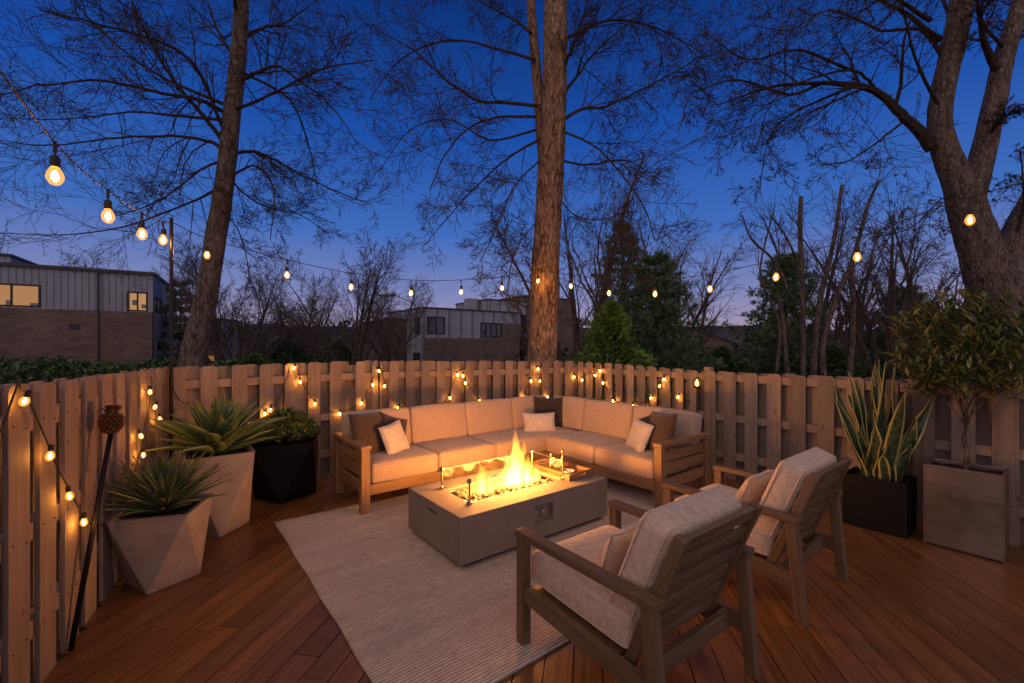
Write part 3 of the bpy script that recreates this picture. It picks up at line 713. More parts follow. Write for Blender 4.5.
# ================================================================ PLANTERS AND PLANTS
def anti_planter(label,c,rot,ht,side,rb,mat,soil_z,cat='planter',rim=.022):
    t=thing('planter',label,cat,c,rot)
    h=side/2; top=[(-h,-h),(h,-h),(h,h),(-h,h)]
    bot=[(0,-rb),(rb,0),(0,rb),(-rb,0)]
    i=h-rim
    vs=[(x,y,ht) for x,y in top]+[(x,y,0) for x,y in bot]+[(math.copysign(i,x),math.copysign(i,y),ht) for x,y in top]+[(math.copysign(i*.97,x),math.copysign(i*.97,y),soil_z-.03) for x,y in top]
    fs=[]
    for k in range(4):
        a,b=k,(k+1)%4
        fs.append((a,4+k,b)); fs.append((b,4+k,4+(k+1)%4))
        fs.append((b,8+b,8+a,a)[::-1]); fs.append((8+a,8+b,12+b,12+a)[::-1])
    fs.append((7,6,5,4)); fs.append((12,13,14,15))
    g=MB(); g.add(vs,fs); g.build('pot',M[mat],t,bevel=.006)
    s=MB(); n=10; grid=[(-i+2*i*a/n,-i+2*i*b/n) for a in range(n+1) for b in range(n+1)]
    s.add([(x*.985,y*.985,soil_z+R.uniform(-.012,.012)) for x,y in grid],[(a*(n+1)+b,(a+1)*(n+1)+b,(a+1)*(n+1)+b+1,a*(n+1)+b+1) for a in range(n) for b in range(n)])
    s.build('soil',M['soil'],t,smooth=True); return t
def blade(mb,base,az,el,L,w,droop,gut=.25,n=9,tipw=.0,prof=None,twist=0,wav=0):
    p=Vector(base); e=el; ringL=[];ringC=[];ringR=[]; seg=L/n; off=R.uniform(0,40)
    vs=[];gs=[];fs=[]
    for i in range(n+1):
        t=i/n
        d=Vector((math.cos(az)*math.cos(e),math.sin(az)*math.cos(e),math.sin(e)))
        s0=Vector((-math.sin(az),math.cos(az),0)); up=s0.cross(d)*-1
        tw=twist*t; s=s0*math.cos(tw)+up*math.sin(tw); un=up*math.cos(tw)-s0*math.sin(tw)
        ww=w*(prof(t) if prof else (.62+1.25*t*(1-t)*1.6)*(1-t**2.6)**.9)
        ww=max(ww,.0012); g=gut*ww; wv=wav*math.sin(t*9+off)
        for q,gy in ((-1,-1),(-.55,-.55),(0,0),(.55,.55),(1,1)):
            vs.append(p+s*(q*ww/2)+un*(abs(q)**1.6*g+wv*q)); gs.append((t*L+off,gy,0))
        # thickness below
        p=p+d*seg; e-=droop/n
    m=5
    for i in range(n):
        for k in range(4): a=i*m+k; fs.append((a,a+1,a+m+1,a+m))
    mb.add(vs,fs,gs)
def agave(label,c,n,L,w,mat,spread=1.0,seed=1,droop=.5):
    rr=random.Random(seed); mb=MB()
    for i in range(n):
        t=i/n; az=i*2.39996+rr.uniform(-.15,.15); el=math.radians(82-74*t**.8*spread+rr.uniform(-6,6))
        l=L*(.80+.28*t**.6)*rr.uniform(.88,1.08)*(1 if t<.85 else .85)
        b=Vector(c)+Vector((math.cos(az)*.05*t,math.sin(az)*.05*t,.06*(1-t)))
        blade(mb,b,az,el,l,w*rr.uniform(.9,1.1),droop*(.3+t)*rr.uniform(.3,1.2),.32)
    o=mb.build('agave',M[mat],smooth=True); m=o.modifiers.new('thick','SOLIDIFY'); m.thickness=.006; m.offset=-1
    return tag(o,label,'agave')
P1=(-2.405,3.06); 
anti_planter('low faceted concrete planter nearest the leaning torch',(P1[0],P1[1],.001),math.radians(15.6),.50,.445,.22,'planter',.47)
agave('narrow leaved dark agave in the low faceted planter',(P1[0],P1[1],.46),96,.42,.038,'agave2',.80,3,.25)
P2=(-2.59,3.90)
anti_planter('tall faceted concrete planter between the low one and the black one',(P2[0],P2[1],.001),math.radians(38),.69,.50,.24,'planter',.655)
agave('broad leaved green agave spreading out of the tall faceted planter',(P2[0],P2[1],.64),58,.56,.112,'agave',.76,8,.38)
P3=(-2.44,4.78)
t3=anti_planter('black tapered planter with folded faces next to the sofa arm',(P3[0],P3[1],.001),math.radians(18),.61,.60,.30,'blackpot',.57)
def leafset(mb,p,n,rr,L,w,up=.4):
    az=rr.uniform(0,2*PI)
    for k in range(n):
        a=az+k*2.4; el=rr.uniform(-.2,1.1)+up*.3; d=Vector((math.cos(a)*math.cos(el),math.sin(a)*math.cos(el),math.sin(el)))
        s=d.cross(Vector((rr.uniform(-.4,.4),rr.uniform(-.4,.4),1))).normalized(); nn=s.cross(d)
        l=L*rr.uniform(.7,1.15); ww=w*rr.uniform(.8,1.15); b=p+d*.004
        mb.add([b,b+d*l*.4-s*ww/2+nn*ww*.18,b+d*l+nn*(-.05*l),b+d*l*.4+s*ww/2+nn*ww*.18,b+d*l*.45],[(0,4,1),(1,4,2),(0,3,4),(4,3,2)])
rr=random.Random(5); mb=MB(); st=MB()
for i in range(420):
    a=rr.uniform(0,2*PI); h=rr.random(); rad=.33*math.sqrt(rr.random()); z=.62+.27*(1-(rad/.37)**2)*rr.uniform(.35,1.08)
    p=Vector((P3[0]+rad*math.cos(a),P3[1]+rad*math.sin(a),z)); leafset(mb,p,7,rr,.07,.032)
    if i%4==0: st.tube([(P3[0]+rad*.4*math.cos(a),P3[1]+rad*.4*math.sin(a),.56),tuple(p)],.004,4)
sh=thing('boxy_shrub','low rounded glossy green shrub growing in the black tapered planter','shrub',(0,0,0))
mb.build('foliage',M['shrub'],sh); st.build('stems',M['twig'],sh)

def box_planter(label,c,rot,w,d,ht,mat,rim,tape=0):
    t=thing('planter',label,'planter',c,rot)
    g=MB(); hw,hd=w/2,d/2; iw,id_=hw-rim,hd-rim
    vs=[(sx*hw,sy*hd,z) for z in (0,ht) for sx,sy in ((-1,-1),(1,-1),(1,1),(-1,1))]+[(sx*iw,sy*id_,z) for z in (ht,ht-.07) for sx,sy in ((-1,-1),(1,-1),(1,1),(-1,1))]
    fs=[(3,2,1,0)]+[(k,(k+1)%4,4+(k+1)%4,4+k) for k in range(4)]+[(4+k,4+(k+1)%4,8+(k+1)%4,8+k) for k in range(4)]+[(8+k,8+(k+1)%4,12+(k+1)%4,12+k) for k in range(4)]
    g.add(vs,fs); g.build('pot',M[mat],t,bevel=.005)
    s=MB(); n=12
    s.add([(-iw+2*iw*a/n,-id_+2*id_*b/n,ht-.035+R.uniform(-.01,.01)) for a in range(n+1) for b in range(n+1)],[(a*(n+1)+b,(a+1)*(n+1)+b,(a+1)*(n+1)+b+1,a*(n+1)+b+1) for a in range(n) for b in range(n)])
    s.build('soil',M['soil'],t,smooth=True)
    return t
AR=math.atan2(-.789,.614)          # along the right fence
rgt=Vector((.614,-.789,0)); inn=Vector((.789,.614,0))
c4=Vector((3.007,4.036,0))+rgt*.225+inn*.18
box_planter('plain black box planter holding the snake plant',(c4.x,c4.y,.001),AR,.45,.36,.455,'blackpot',.02)
mb=MB(); rr=random.Random(21)
pr=lambda t:(.55+.75*math.sin(PI*min(1,t*.95+.06)))*(1-t**5)**.8
for i in range(44):
    a=rr.uniform(0,2*PI); q=rr.random(); off=rgt*(.17*math.cos(a)*q)+inn*(.12*math.sin(a)*q)
    l=rr.uniform(.55,.92) if i>6 else rr.uniform(.92,1.08)
    if i>22: l=rr.uniform(.28,.45)
    lean=math.radians(90-rr.uniform(1,7)-10*q*(1 if i>6 else .3))
    az=math.atan2(off.y,off.x)+rr.uniform(-.5,.5)
    blade(mb,c4+off+Vector((0,0,.41)),az,lean,l,rr.uniform(.06,.095),rr.uniform(-.18,.28),.2,14,0,pr,rr.uniform(-2.2,2.2),.011)
o=mb.build('snake_plant',M['snake'],smooth=True); m=o.modifiers.new('thick','SOLIDIFY'); m.thickness=.004; m.offset=0
tag(o,'tall upright snake plant with yellow edged leaves in the black box','snake plant')
c5=Vector((3.363,3.616,0))+rgt*.22+inn*.16
t5=box_planter('tall square brushed zinc planter under the round topiary',(c5.x,c5.y,.012),AR,.445,.32,.638,'zinc',.018)
mb=MB(); mb.bb(-.19,.19,-.13,.13,-.011,.0); mb.build('foot',M['dark'],t5)
for x0,x1,z0,z1 in ((-.2225,-.2095,0,.638),(.2095,.2225,0,.638),(-.209,.209,.625,.638),(-.209,.209,0,.013)):
    g=MB(); g.bb(x0,x1,-.166,-.1605,z0+.001,z1); g.build('edge_trim',M['zinc'],t5)
# topiary
tp=thing('topiary_tree','clipped round topiary tree on a bare stem in the zinc planter','topiary',(c5.x,c5.y,.61))
mb=MB(); mb.tube(catmull([(0,0,0),(.012,.0,.12),(-.008,.005,.28),(.004,0,.42),(.0,0,.6)],4),[.022-.0007*i for i in range(17)],9)
rr=random.Random(9); lf=MB(); CZ=.90
for i in range(7):
    a=i*2.4+.4; mb.tube(catmull([(0,0,.33+.03*i),(.06*math.cos(a),.06*math.sin(a),.42+.035*i),(.18*math.cos(a),.18*math.sin(a),.58+.06*i),(.28*math.cos(a),.28*math.sin(a),.74+.06*i)],3),[.011-.0009*k for k in range(10)],5)
mb.build('trunk',M['bark'],tp,smooth=True)
tw=MB()
for i in range(500):
    d=Vector((rr.gauss(0,1),rr.gauss(0,1),rr.gauss(0,1))).normalized(); k=rr.random()**.42
    lump=1+.30*mnoise.noise(d*2.6)
    rx=.40*lump; p=Vector((d.x*rx*k,d.y*rx*k,CZ+d.z*.43*k*lump))
    if p.z<CZ-.33: continue
    n=rr.choice((4,6,8)); dirn=(d*.8+Vector((0,0,1.0))).normalized()
    L=rr.uniform(.08,.16)
    tw.tube([p-dirn*L*.3,p+dirn*L],.0028,3)
    for j in range(n):
        q=p+dirn*L*(j/n); a=j*2.4+i; el=rr.uniform(.2,1.1)
        s1=dirn.orthogonal().normalized(); s2=dirn.cross(s1)
        dd=((s1*math.cos(a)+s2*math.sin(a))*math.cos(el)+dirn*math.sin(el)).normalized()
        s=dd.cross(Vector((rr.uniform(-.3,.3),rr.uniform(-.3,.3),1))).normalized(); nn=s.cross(dd); l=rr.uniform(.07,.125); ww=l*.27
        lf.add([q,q+dd*l*.45-s*ww/2+nn*ww*.2,q+dd*l-nn*.06*l,q+dd*l*.45+s*ww/2+nn*ww*.2,q+dd*l*.5],[(0,4,1),(1,4,2),(0,3,4),(4,3,2)])
lf.build('crown',M['olive'],tp); tw.build('twigs',M['twig'],tp)

# ================================================================ TORCHES
tc=thing('garden_torch','unlit pineapple shaped torch on a dark pole leaning against the left fence','torch',(-2.33,2.34,0))
b=Vector((0,0,.001)); q=at(111,433,2.66)-Vector((-2.33,2.34,0)); ax=(q-b).normalized()
mb=MB(); mb.tube([b,q],[.013,.013],8); mb.build('pole',M['black'],tc,smooth=True)
M['rattan']=speck('dark copper basket',(.05,.02,.008),(.17,.075,.028),40,.45,.4,90,.5,'Object',.35)
rot=Vector((0,0,1)).rotation_difference(Vector((.02,.05,1)).normalized()).to_matrix()
hd=MB(); prof=[(.018,-.005),(.035,.005),(.05,.035),(.054,.065),(.048,.095),(.034,.118)]
hd.lathe([(r*.9,z) for r,z in prof],16,q,rot)
for i in range(7):
    for j in range(13):
        z=.012+.0155*i; f=z/.118; r=.053*math.sin(PI*min(.98,.14+f*.66)); a=2*PI*(j+.5*(i%2))/13
        c=q+rot@Vector((r*math.cos(a),r*math.sin(a),z)); nn=rot@Vector((math.cos(a),math.sin(a),.25))
        hd.lathe([(.013,-.002),(.010,.006),(.003,.011)],4,c,Vector((0,0,1)).rotation_difference(nn.normalized()).to_matrix())
hd.build('pineapple_basket',M['rattan'],tc)
cp=MB(); cp.lathe([(.030,.116),(.026,.125),(.03,.15),(.040,.165),(.036,.166),(.02,.15)],14,q,rot)
for j in range(9):
    a=2*PI*j/9; blade(cp,q+rot@Vector((.03*math.cos(a),.03*math.sin(a),.118)),a,1.2,.055,.018,.7,.1,4)
cp.build('wick_cup',M['rattan'],tc)
q2=ray_fence(697,383,3,.16)
t2=thing('garden_torch','lit lantern torch on a dark pole behind the right arm of the sofa','torch',(q2.x,q2.y,0))
mb=MB(); mb.tube([(.0,.0,.001),(.0,0,q2.z-.06)],.009,8); mb.build('pole',M['black'],t2)
mb=MB(); mb.lathe([(.02,-.065),(.042,-.058),(.046,-.045),(.046,-.04)],10,(0,0,q2.z)); mb.build('lantern_base',M['black'],t2)
mb=MB()
for j in range(6):
    a=2*PI*j/6; mb.tube(catmull([(.044*math.cos(a),.044*math.sin(a),-.042+q2.z),(.055*math.cos(a),.055*math.sin(a),.01+q2.z),(.036*math.cos(a),.036*math.sin(a),.055+q2.z),(.004*math.cos(a),.004*math.sin(a),.075+q2.z)],3),.003,4)
mb.build('cage',M['black'],t2)
mb=MB(); mb.lathe([(.004,-.038),(.016,-.03),(.022,-.008),(.014,.02),(.003,.045)],10,(0,0,q2.z)); mb.build('lantern_flame',M['lampflame'],t2,smooth=True)
# ================================================================ BARE TREES
def rnd_perp(d,rr):
    v=Vector((rr.gauss(0,1),rr.gauss(0,1),rr.gauss(0,1))); v-=d*v.dot(d); return v.normalized()
def grow(mb,p,d,L,r,lvl,rr,P,buds=None):
    ns=P['segs'][lvl]; pts=[Vector(p)]; d=Vector(d).normalized(); ds=[d]
    for i in range(ns):
        d=(d+rnd_perp(d,rr)*P['wob'][lvl]*rr.random()+Vector((0,0,P['up'][lvl]))).normalized()
        pts.append(pts[-1]+d*L/ns); ds.append(d)
    rad=[max(P['rmin'],r*(1-.78*i/ns)) for i in range(ns+1)]
    mb.tube(pts,rad,P['sides'][lvl],False)
    spawn(mb,pts,rad,L,lvl,rr,P,buds)
def spawn(mb,pts,rad,L,lvl,rr,P,buds=None,t0=None):
    if lvl>=P['max']:
        if buds is not None and rr.random()<P.get('bud',0):
            for q in pts[1:]:
                if rr.random()<.6: buds.append(q)
        return
    k=P['kids'][lvl]; k=max(1,int(k*rr.uniform(.75,1.25))); n=len(pts)-1; t0=P['t0'][lvl] if t0 is None else t0
    for j in range(k):
        t=t0+(1-t0)*((j+rr.random())/k); f=t*n; i=min(n-1,int(f)); a=f-i
        q=pts[i]*(1-a)+pts[i+1]*a; d=(pts[i+1]-pts[i]).normalized()
        ang=math.radians(rr.uniform(*P['ang'][lvl])); nd_=d*math.cos(ang)+rnd_perp(d,rr)*math.sin(ang)
        rr_=rad[i]*(1-a)+rad[i+1]*a
        grow(mb,q,nd_,L*P['ratio'][lvl]*(1.15-.55*t)*rr.uniform(.7,1.2),min(rr_*.52,rad[0]*.42),lvl+1,rr,P,buds)
def trunk_tube(mb,pts,rad,n=22,rough=.06,seed=0.):
    """a trunk with ridged bark, as one tapering uneven tube"""
    pts=catmull(pts,12); m=len(pts); rad=[rad[0]+(rad[-1]-rad[0])*i/(m-1) for i in range(m)] if len(rad)==2 else [ (lambda f:(rad[int(f)]*(1-f%1)+rad[min(len(rad)-1,int(f)+1)]*(f%1)))(i/(m-1)*(len(rad)-1)) for i in range(m)]
    s=len(mb.v); mb.tube(pts,rad,n)
    for k in range(s,len(mb.v)):
        i=(k-s)//n
        if i>=m: break
        c=pts[i]; q=Vector(mb.v[k])-c; a=math.atan2(q.y,q.x)
        f=1+rough*(mnoise.noise(Vector((math.cos(a)*3+seed,math.sin(a)*3,c.z*.6)))*1.5+mnoise.noise(Vector((math.cos(a)*7,math.sin(a)*7+seed,c.z*2)))*1.0+mnoise.noise(Vector((math.cos(a)*15,math.sin(a)*15+seed,c.z*4.5)))*.75)
        mb.v[k]=tuple(c+q*f)
    return pts,rad
PB=dict(max=4,segs=[7,6,5,4,3],wob=[.28,.36,.40,.36,.3],up=[.02,.02,.02,.015,.0],sides=[6,4,3,3,3],kids=[9,8,8,5,3],t0=[.12,.12,.12,.1,.1],ang=[(30,65),(28,65),(25,62),(25,60),(25,60)],ratio=[.50,.52,.52,.5,.5],rmin=.0036)
def limb(mb,pts,r0,r1,lvl,rr,P,buds,k=4,t0=.15):
    pts=catmull(pts,k); m=len(pts); rad=[r0+(r1-r0)*(i/(m-1))**.8 for i in range(m)]
    pts=[p+Vector((rr.gauss(0,1),rr.gauss(0,1),rr.gauss(0,1)))*(min(.016,r0*.16) if r0<.09 else .005)*(1 if 0<i<m-1 else 0) for i,p in enumerate(pts)]
    mb.tube(pts,rad,7,False)
    L=sum((pts[i+1]-pts[i]).length for i in range(m-1))
    spawn(mb,pts,rad,L,lvl,rr,P,buds,t0)

# --- tree to the left (leaning trunk)
def L1(px,py,dy=0): return at(px,py,8.6+dy)
t=thing('bare_tree','leafless tree with a leaning trunk and long wiry branches beyond the left fence corner','tree',(-6.15,8.6,-.45)); org=Vector((-6.15,8.6,-.45))
def shift(mb,o): mb.v=[(x-o.x,y-o.y,z-o.z) for x,y,z in mb.v]; return mb
mb=MB(); trunk_tube(mb,[(-6.30,8.6,-.5),L1(193,362),L1(204,310),L1(215,245),L1(225,180),L1(232,115),L1(238,60),L1(242,0),L1(246,-80),L1(250,-190)],[.27,.225,.195,.172,.16,.15,.138,.12,.085,.04],34,.07,1.)
shift(mb,org).build('trunk',M['bark'],t,smooth=True)
rr=random.Random(31); mb=MB()
lim=[([(222,150),(206,140),(160,136),(106,139),(50,146),(0,140)],.055,1.0),([(222,140),(206,118),(180,89),(161,60),(140,20),(128,-10)],.065,-1.2),
 ([(224,112),(200,100),(161,93),(106,81),(50,84),(0,95)],.06,-2.2),([(224,120),(170,115),(129,112),(70,119),(0,118)],.045,1.8),
 ([(238,82),(258,72),(277,66),(296,79),(330,105),(362,150)],.06,-.8),([(234,153),(255,152),(274,160),(330,189),(372,205)],.05,.6),
 ([(229,179),(242,170),(254,166),(268,176),(275,200),(270,240)],.035,-.4),([(216,189),(200,198),(177,208),(122,227),(60,235),(0,233)],.04,.8),
 ([(222,160),(200,170),(175,190),(150,205),(120,215)],.035,-1.6),([(240,40),(262,28),(290,20),(335,-15)],.06,1.4),([(236,60),(215,25),(203,-20)],.06,1.),
 ([(240,20),(225,-20),(190,-60),(140,-90)],.05,-1.5),([(243,0),(270,-40),(330,-70)],.05,-2.2),([(226,170),(240,190),(262,205),(300,215),(330,235)],.03,1.2),
 ([(224,130),(190,60),(120,30),(40,10)],.05,-3.0),([(226,105),(150,70),(90,20),(60,-20)],.05,2.4),([(238,70),(290,100),(310,150),(318,190)],.04,2.0),([(232,110),(270,95),(320,70),(372,60)],.045,-2.0),([(216,205),(235,225),(245,250),(250,285)],.018,.3)]
for pts,r,dy in lim:
    n=len(pts); limb(mb,[L1(x,y,dy*(i/(n-1))) for i,(x,y) in enumerate(pts)],r*.75,.008,1,rr,dict(PB,kids=[9,17,8,5,3],ratio=[.5,.36,.48,.55,.5]),None)
shift(mb,org).build('branches',M['twig'],t)

# --- tree in the middle (tall straight trunk)
CY=8.05
def L2(px,py,dy=0): return at(px,py,CY+dy)
org=Vector((.55,CY,-.45)); t=thing('bare_tree','tall leafless tree with a thick straight trunk close behind the fence, lit warm from below','tree',org)
mb=MB(); trunk_tube(mb,[(.55,CY,-.5),L2(542,372),L2(544,320),L2(546,260),L2(549,200),L2(553,130),L2(555,60),L2(556,0),L2(557,-90),L2(558,-220)],[.34,.275,.245,.242,.235,.225,.215,.20,.14,.06],44,.075,4.)
trunk_tube(mb,[L2(547,225,.12),L2(545,185,.17),L2(542,140,.2),L2(537,80,.2),L2(532,20,.15),L2(526,-60,0),L2(515,-150,-.2)],[.07,.10,.105,.095,.085,.06,.03],14,.06,9.)
shift(mb,org).build('trunk',M['bark_lit'],t,smooth=True)
rr=random.Random(77); mb=MB()
lim=[([(538,106),(505,103),(475,100),(440,75),(413,50),(363,22)],.045,-.9),([(541,139),(520,150),(497,167),(463,200),(425,245)],.035,.6),([(535,117),(500,117),(469,128),(445,155),(430,190)],.035,-1.5),
 ([(562,120),(580,110),(606,106),(640,90),(675,72),(714,48)],.045,-.8),([(564,95),(580,72),(597,50),(620,30),(645,8)],.045,1.2),([(562,70),(575,40),(590,-5)],.05,-1.),([(531,33),(515,20),(497,11),(460,-10)],.04,1.),
 ([(535,60),(500,50),(450,40),(400,60),(370,100)],.04,1.5),([(540,160),(515,185),(500,220),(480,262)],.022,-.7),([(560,160),(590,165),(625,160),(660,180)],.03,.8),([(562,40),(610,20),(660,30),(715,60)],.045,1.8),
 ([(560,200),(575,215),(600,220),(630,210)],.018,-.5),([(530,-20),(480,-40),(420,-30)],.045,-1.4),([(558,-30),(620,-60),(700,-50)],.05,-1.8),([(536,130),(490,140),(450,120),(410,130),(380,170)],.03,2.2),([(544,215),(525,235),(512,262),(506,300)],.014,-.4),([(560,130),(600,150),(640,200),(655,240)],.028,-1.7)]
for pts,r,dy in lim:
    n=len(pts); limb(mb,[L2(x,y,dy*(i/(n-1))) for i,(x,y) in enumerate(pts)],r*.78,.008,1,rr,dict(PB,kids=[9,15,8,5,3],ratio=[.5,.38,.48,.55,.5]),None)
shift(mb,org).build('branches',M['twig'],t)

# --- big tree to the right
RY=9.2
def L3(px,py,dy=0): return at(px,py,RY+dy)
org=Vector((10.0,RY,-.45)); t=thing('bare_tree','massive forked leafless tree with rough bark at the right edge, above the topiary','tree',org)
mb=MB()
trunk_tube(mb,[(10.7,RY,-.5),L3(1012,345),L3(998,300),L3(982,255),L3(969,215),L3(962,185)],[.62,.52,.42,.35,.32,.29],44,.06,2.)
trunk_tube(mb,[L3(966,205),L3(957,178),L3(945,150),L3(940,120),L3(944,85),L3(952,50),L3(960,10),L3(966,-50),L3(970,-140)],[.27,.25,.215,.20,.20,.205,.195,.15,.08],34,.07,5.)
trunk_tube(mb,[L3(968,205),L3(976,180),L3(986,140),L3(996,95),L3(1006,50),L3(1022,0),L3(1040,-70),L3(1060,-150)],[.25,.22,.195,.18,.165,.14,.11,.07],34,.06,7.)
trunk_tube(mb,[L3(1004,318,.1),L3(1006,275,.1),L3(1016,240,.1),L3(1034,205,.1),L3(1060,150,.1),L3(1090,60,0)],[.34,.31,.28,.26,.22,.16],34,.06,8.)
shift(mb,org).build('trunk',M['bark'],t,smooth=True)
rr=random.Random(52); mb=MB(); buds=[]
lim=[([(932,148),(918,130),(901,114),(885,98),(867,88),(843,84),(821,83),(776,86),(745,95),(718,105)],.135,-.5),([(876,92),(868,80),(850,70),(800,82),(770,105),(756,150)],.045,-1.2),([(858,85),(820,100),(790,115),(768,140),(760,190)],.04,.8),
 ([(940,40),(900,10),(850,-10),(790,-10)],.07,-1.),([(945,60),(920,30),(880,30),(830,10),(790,30),(750,25)],.06,1.),([(1000,75),(985,45),(978,10),(968,-30)],.10,-.6),([(1002,60),(1018,30),(1024,-20)],.10,.4),
 ([(1006,50),(985,25),(975,0)],.05,-.9),([(955,30),(930,-20),(880,-60)],.06,1.6),([(940,110),(920,70),(905,20),(900,-20)],.05,-1.4),([(822,83),(790,95),(740,80),(700,90)],.05,-1.8),([(905,120),(880,140),(850,160),(820,165)],.035,-1.2),
 ([(986,140),(1000,120),(1024,110)],.05,-.8),([(960,10),(990,-30),(1020,-60)],.06,.8),([(965,190),(940,200),(915,225),(890,235)],.022,-.9),([(1088,64),(1098,20),(1104,-50),(1100,-130)],.15,.3),([(1080,90),(1110,50),(1150,20),(1200,10)],.11,-.6),([(1086,72),(1070,20),(1062,-40)],.08,.8),([(1015,240),(1024,200),(1020,150)],.05,-.6),([(850,70),(800,50),(750,60),(715,40)],.04,-2.2),([(930,20),(880,-10),(800,-40)],.06,-2.)]
PR=dict(PB,kids=[9,13,7,5,3],ratio=[.5,.38,.48,.55,.5],bud=.75)
for pts,r,dy in lim:
    n=len(pts); limb(mb,[L3(x,y,dy*(i/(n-1))) for i,(x,y) in enumerate(pts)],r*(.8 if r<.1 else .92),.008,1,rr,PR,buds,t0=.25)
shift(mb,org).build('branches',M['twig'],t)
mb=MB()
for p in buds:
    for k in range(rr.choice((1,1,2))):
        d=Vector((rr.gauss(0,1),rr.gauss(0,1),rr.gauss(0,1)-.5)).normalized(); s=d.orthogonal().normalized(); l=rr.uniform(.03,.065)
        mb.add([p,p+d*l*.5-s*l*.4,p+d*l,p+d*l*.5+s*l*.4],[(0,1,2,3)])
shift(mb,org).build('withered_leaves',M['dryleaf'],t)

# --- middle distance leafless trees: two kinds, copied
def multi_tree(seed,stems,H,rb,P,spread=.28,bend=.03):
    rr=random.Random(seed); tr=MB(); br=MB()
    for i in range(stems):
        a=2*PI*i/stems+rr.uniform(-.4,.4); d=Vector((math.cos(a)*spread*rr.uniform(.3,1.2),math.sin(a)*spread*rr.uniform(.3,1.2),1)).normalized()
        p=Vector((math.cos(a)*.12,math.sin(a)*.12,-.1)); pts=[p]; n=7; L=H*rr.uniform(.62,.95)
        for k in range(n):
            d=(d+rnd_perp(d,rr)*.12*rr.random()+Vector((math.cos(a),math.sin(a),0))*bend).normalized(); pts.append(pts[-1]+d*L/n)
        r0=rb*rr.uniform(.6,1.0); rad=[r0*(1-.86*k/n) for k in range(n+1)]; tr.tube(pts,rad,7,False)
        spawn(br,pts,rad,L,0,rr,P,None,.22)
    return tr,br
PM=dict(max=3,segs=[6,5,4,3],wob=[.25,.35,.45,.5],up=[.05,.05,.03,.0],sides=[5,4,3,3],kids=[12,8,6,3],t0=[.2,.15,.15,.1],ang=[(22,50),(22,55),(25,60),(25,60)],ratio=[.42,.48,.5,.5],rmin=.0062)
def proto_tree(name,label,seed,stems,H,rb,loc,P=PM,spread=.28,rz=0,scale=1,bend=.03,mat='bark_dark',group='leafless trees standing beyond the fence'):
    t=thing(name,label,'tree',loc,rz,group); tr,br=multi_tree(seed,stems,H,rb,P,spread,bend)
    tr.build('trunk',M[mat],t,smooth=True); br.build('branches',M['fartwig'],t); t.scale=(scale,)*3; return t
def dup(o,label,loc,rz,s,sz=None):
    c=copy_tree(o); c.location=loc; c.rotation_euler=(0,0,rz); c.scale=(s,s,sz or s); c['label']=label; return c
def gp(px,Y): return Vector(((px-512)/F*Y,Y,-.45))
tA=proto_tree('bare_tree','many stemmed leafless tree between the leaning trunk and the far shrubs, lights before it',3,6,6.6,.11,gp(240,19),spread=.34)
dup(tA,'broad leafless tree left of the grey and brick house, with a lit bulb before it',gp(352,20.5),1.9,1.12)
dup(tA,'fine twigged leafless tree between the two broad ones, left of centre',gp(305,27),4.0,1.1)
dup(tA,'sparse leafless tree rising behind the flat roofed grey building',gp(118,33),.7,1.35)
dup(tA,'sparse leafless tree behind the roof of the middle house, left of the big trunk',gp(497,60),2.6,1.55)
tB=proto_tree('bare_tree','tall leafless tree of slender upright stems just right of the central trunk',14,5,8.6,.16,gp(577,13.5),dict(PM,kids=[10,7,5,3],ang=[(18,42),(20,50),(25,55),(25,60)]),.20)
dup(tB,'tall leafless tree leaning over the dark pine, right of centre',gp(668,19),2.2,1.02)
dup(tB,'leafless tree with dense twigs left of the massive forked tree',gp(886,15),1.0,.92)
dup(tB,'leafless tree half hidden behind the topiary crown',gp(935,18),3.4,.98)
dup(tB,'leafless tree in the row behind the pine, right of the hill gap',gp(848,24),5.0,1.05)
dup(tA,'leafless thicket tree at the far left of the middle house, beyond the street lamp',gp(392,30),3.1,1.1)
dup(tA,'small leafless tree in front of the outbuilding, right of the leaning trunk',gp(222,25),5.2,1.15)
dup(tB,'slim leafless tree between the dark pine and the hill gap',gp(690,26),.4,1.0)
dup(tB,'leafless tree close behind the lopped tree, its twigs crossing the bare stems',gp(815,21),2.9,1.12)
dup(tB,'leafless tree right of the central trunk, behind the light green cedar',gp(632,27),4.4,1.25)
# lopped tree with pale bare stems
org=gp(800,13); t=thing('lopped_tree','lopped tree with several pale cut off stems beside the dark pine','tree',org); mb=MB(); br=MB(); rr=random.Random(4)
def L4(px,py,dy=0): return at(px,py,13+dy)
for pts,r in (([(790,392),(786,360),(783,320),(777,295)],(.08,.055)),([(803,392),(803,340),(802,280),(800,225),(801,197)],(.08,.06)),([(812,392),(815,345),(820,300),(834,240),(842,185)],(.10,.045)),([(826,392),(822,350),(835,300),(852,262),(868,205),(880,180)],(.10,.03)),([(792,300),(775,262),(752,240),(742,215)],(.05,.02)),([(806,300),(797,262),(785,235),(770,215)],(.045,.02)),([(848,392),(853,330),(852,262)],(.08,.06)),([(775,380),(780,330),(770,300),(760,270),(775,205)],(.06,.02))):
    P=catmull([L4(*q) for q in pts],4); rad=[r[0]+(r[1]-r[0])*i/(len(P)-1) for i in range(len(P))]; mb.tube(P,rad,8)
    L=sum((P[i+1]-P[i]).length for i in range(len(P)-1)); spawn(br,P,[x*.5 for x in rad],L*.8,1,rr,dict(PM,kids=[9,9,5,3],ratio=[.5,.3,.5,.5],rmin=.007),None,.45)
shift(mb,org).build('trunk',M['bark'],t,smooth=True); shift(br,org).build('branches',M['fartwig'],t)

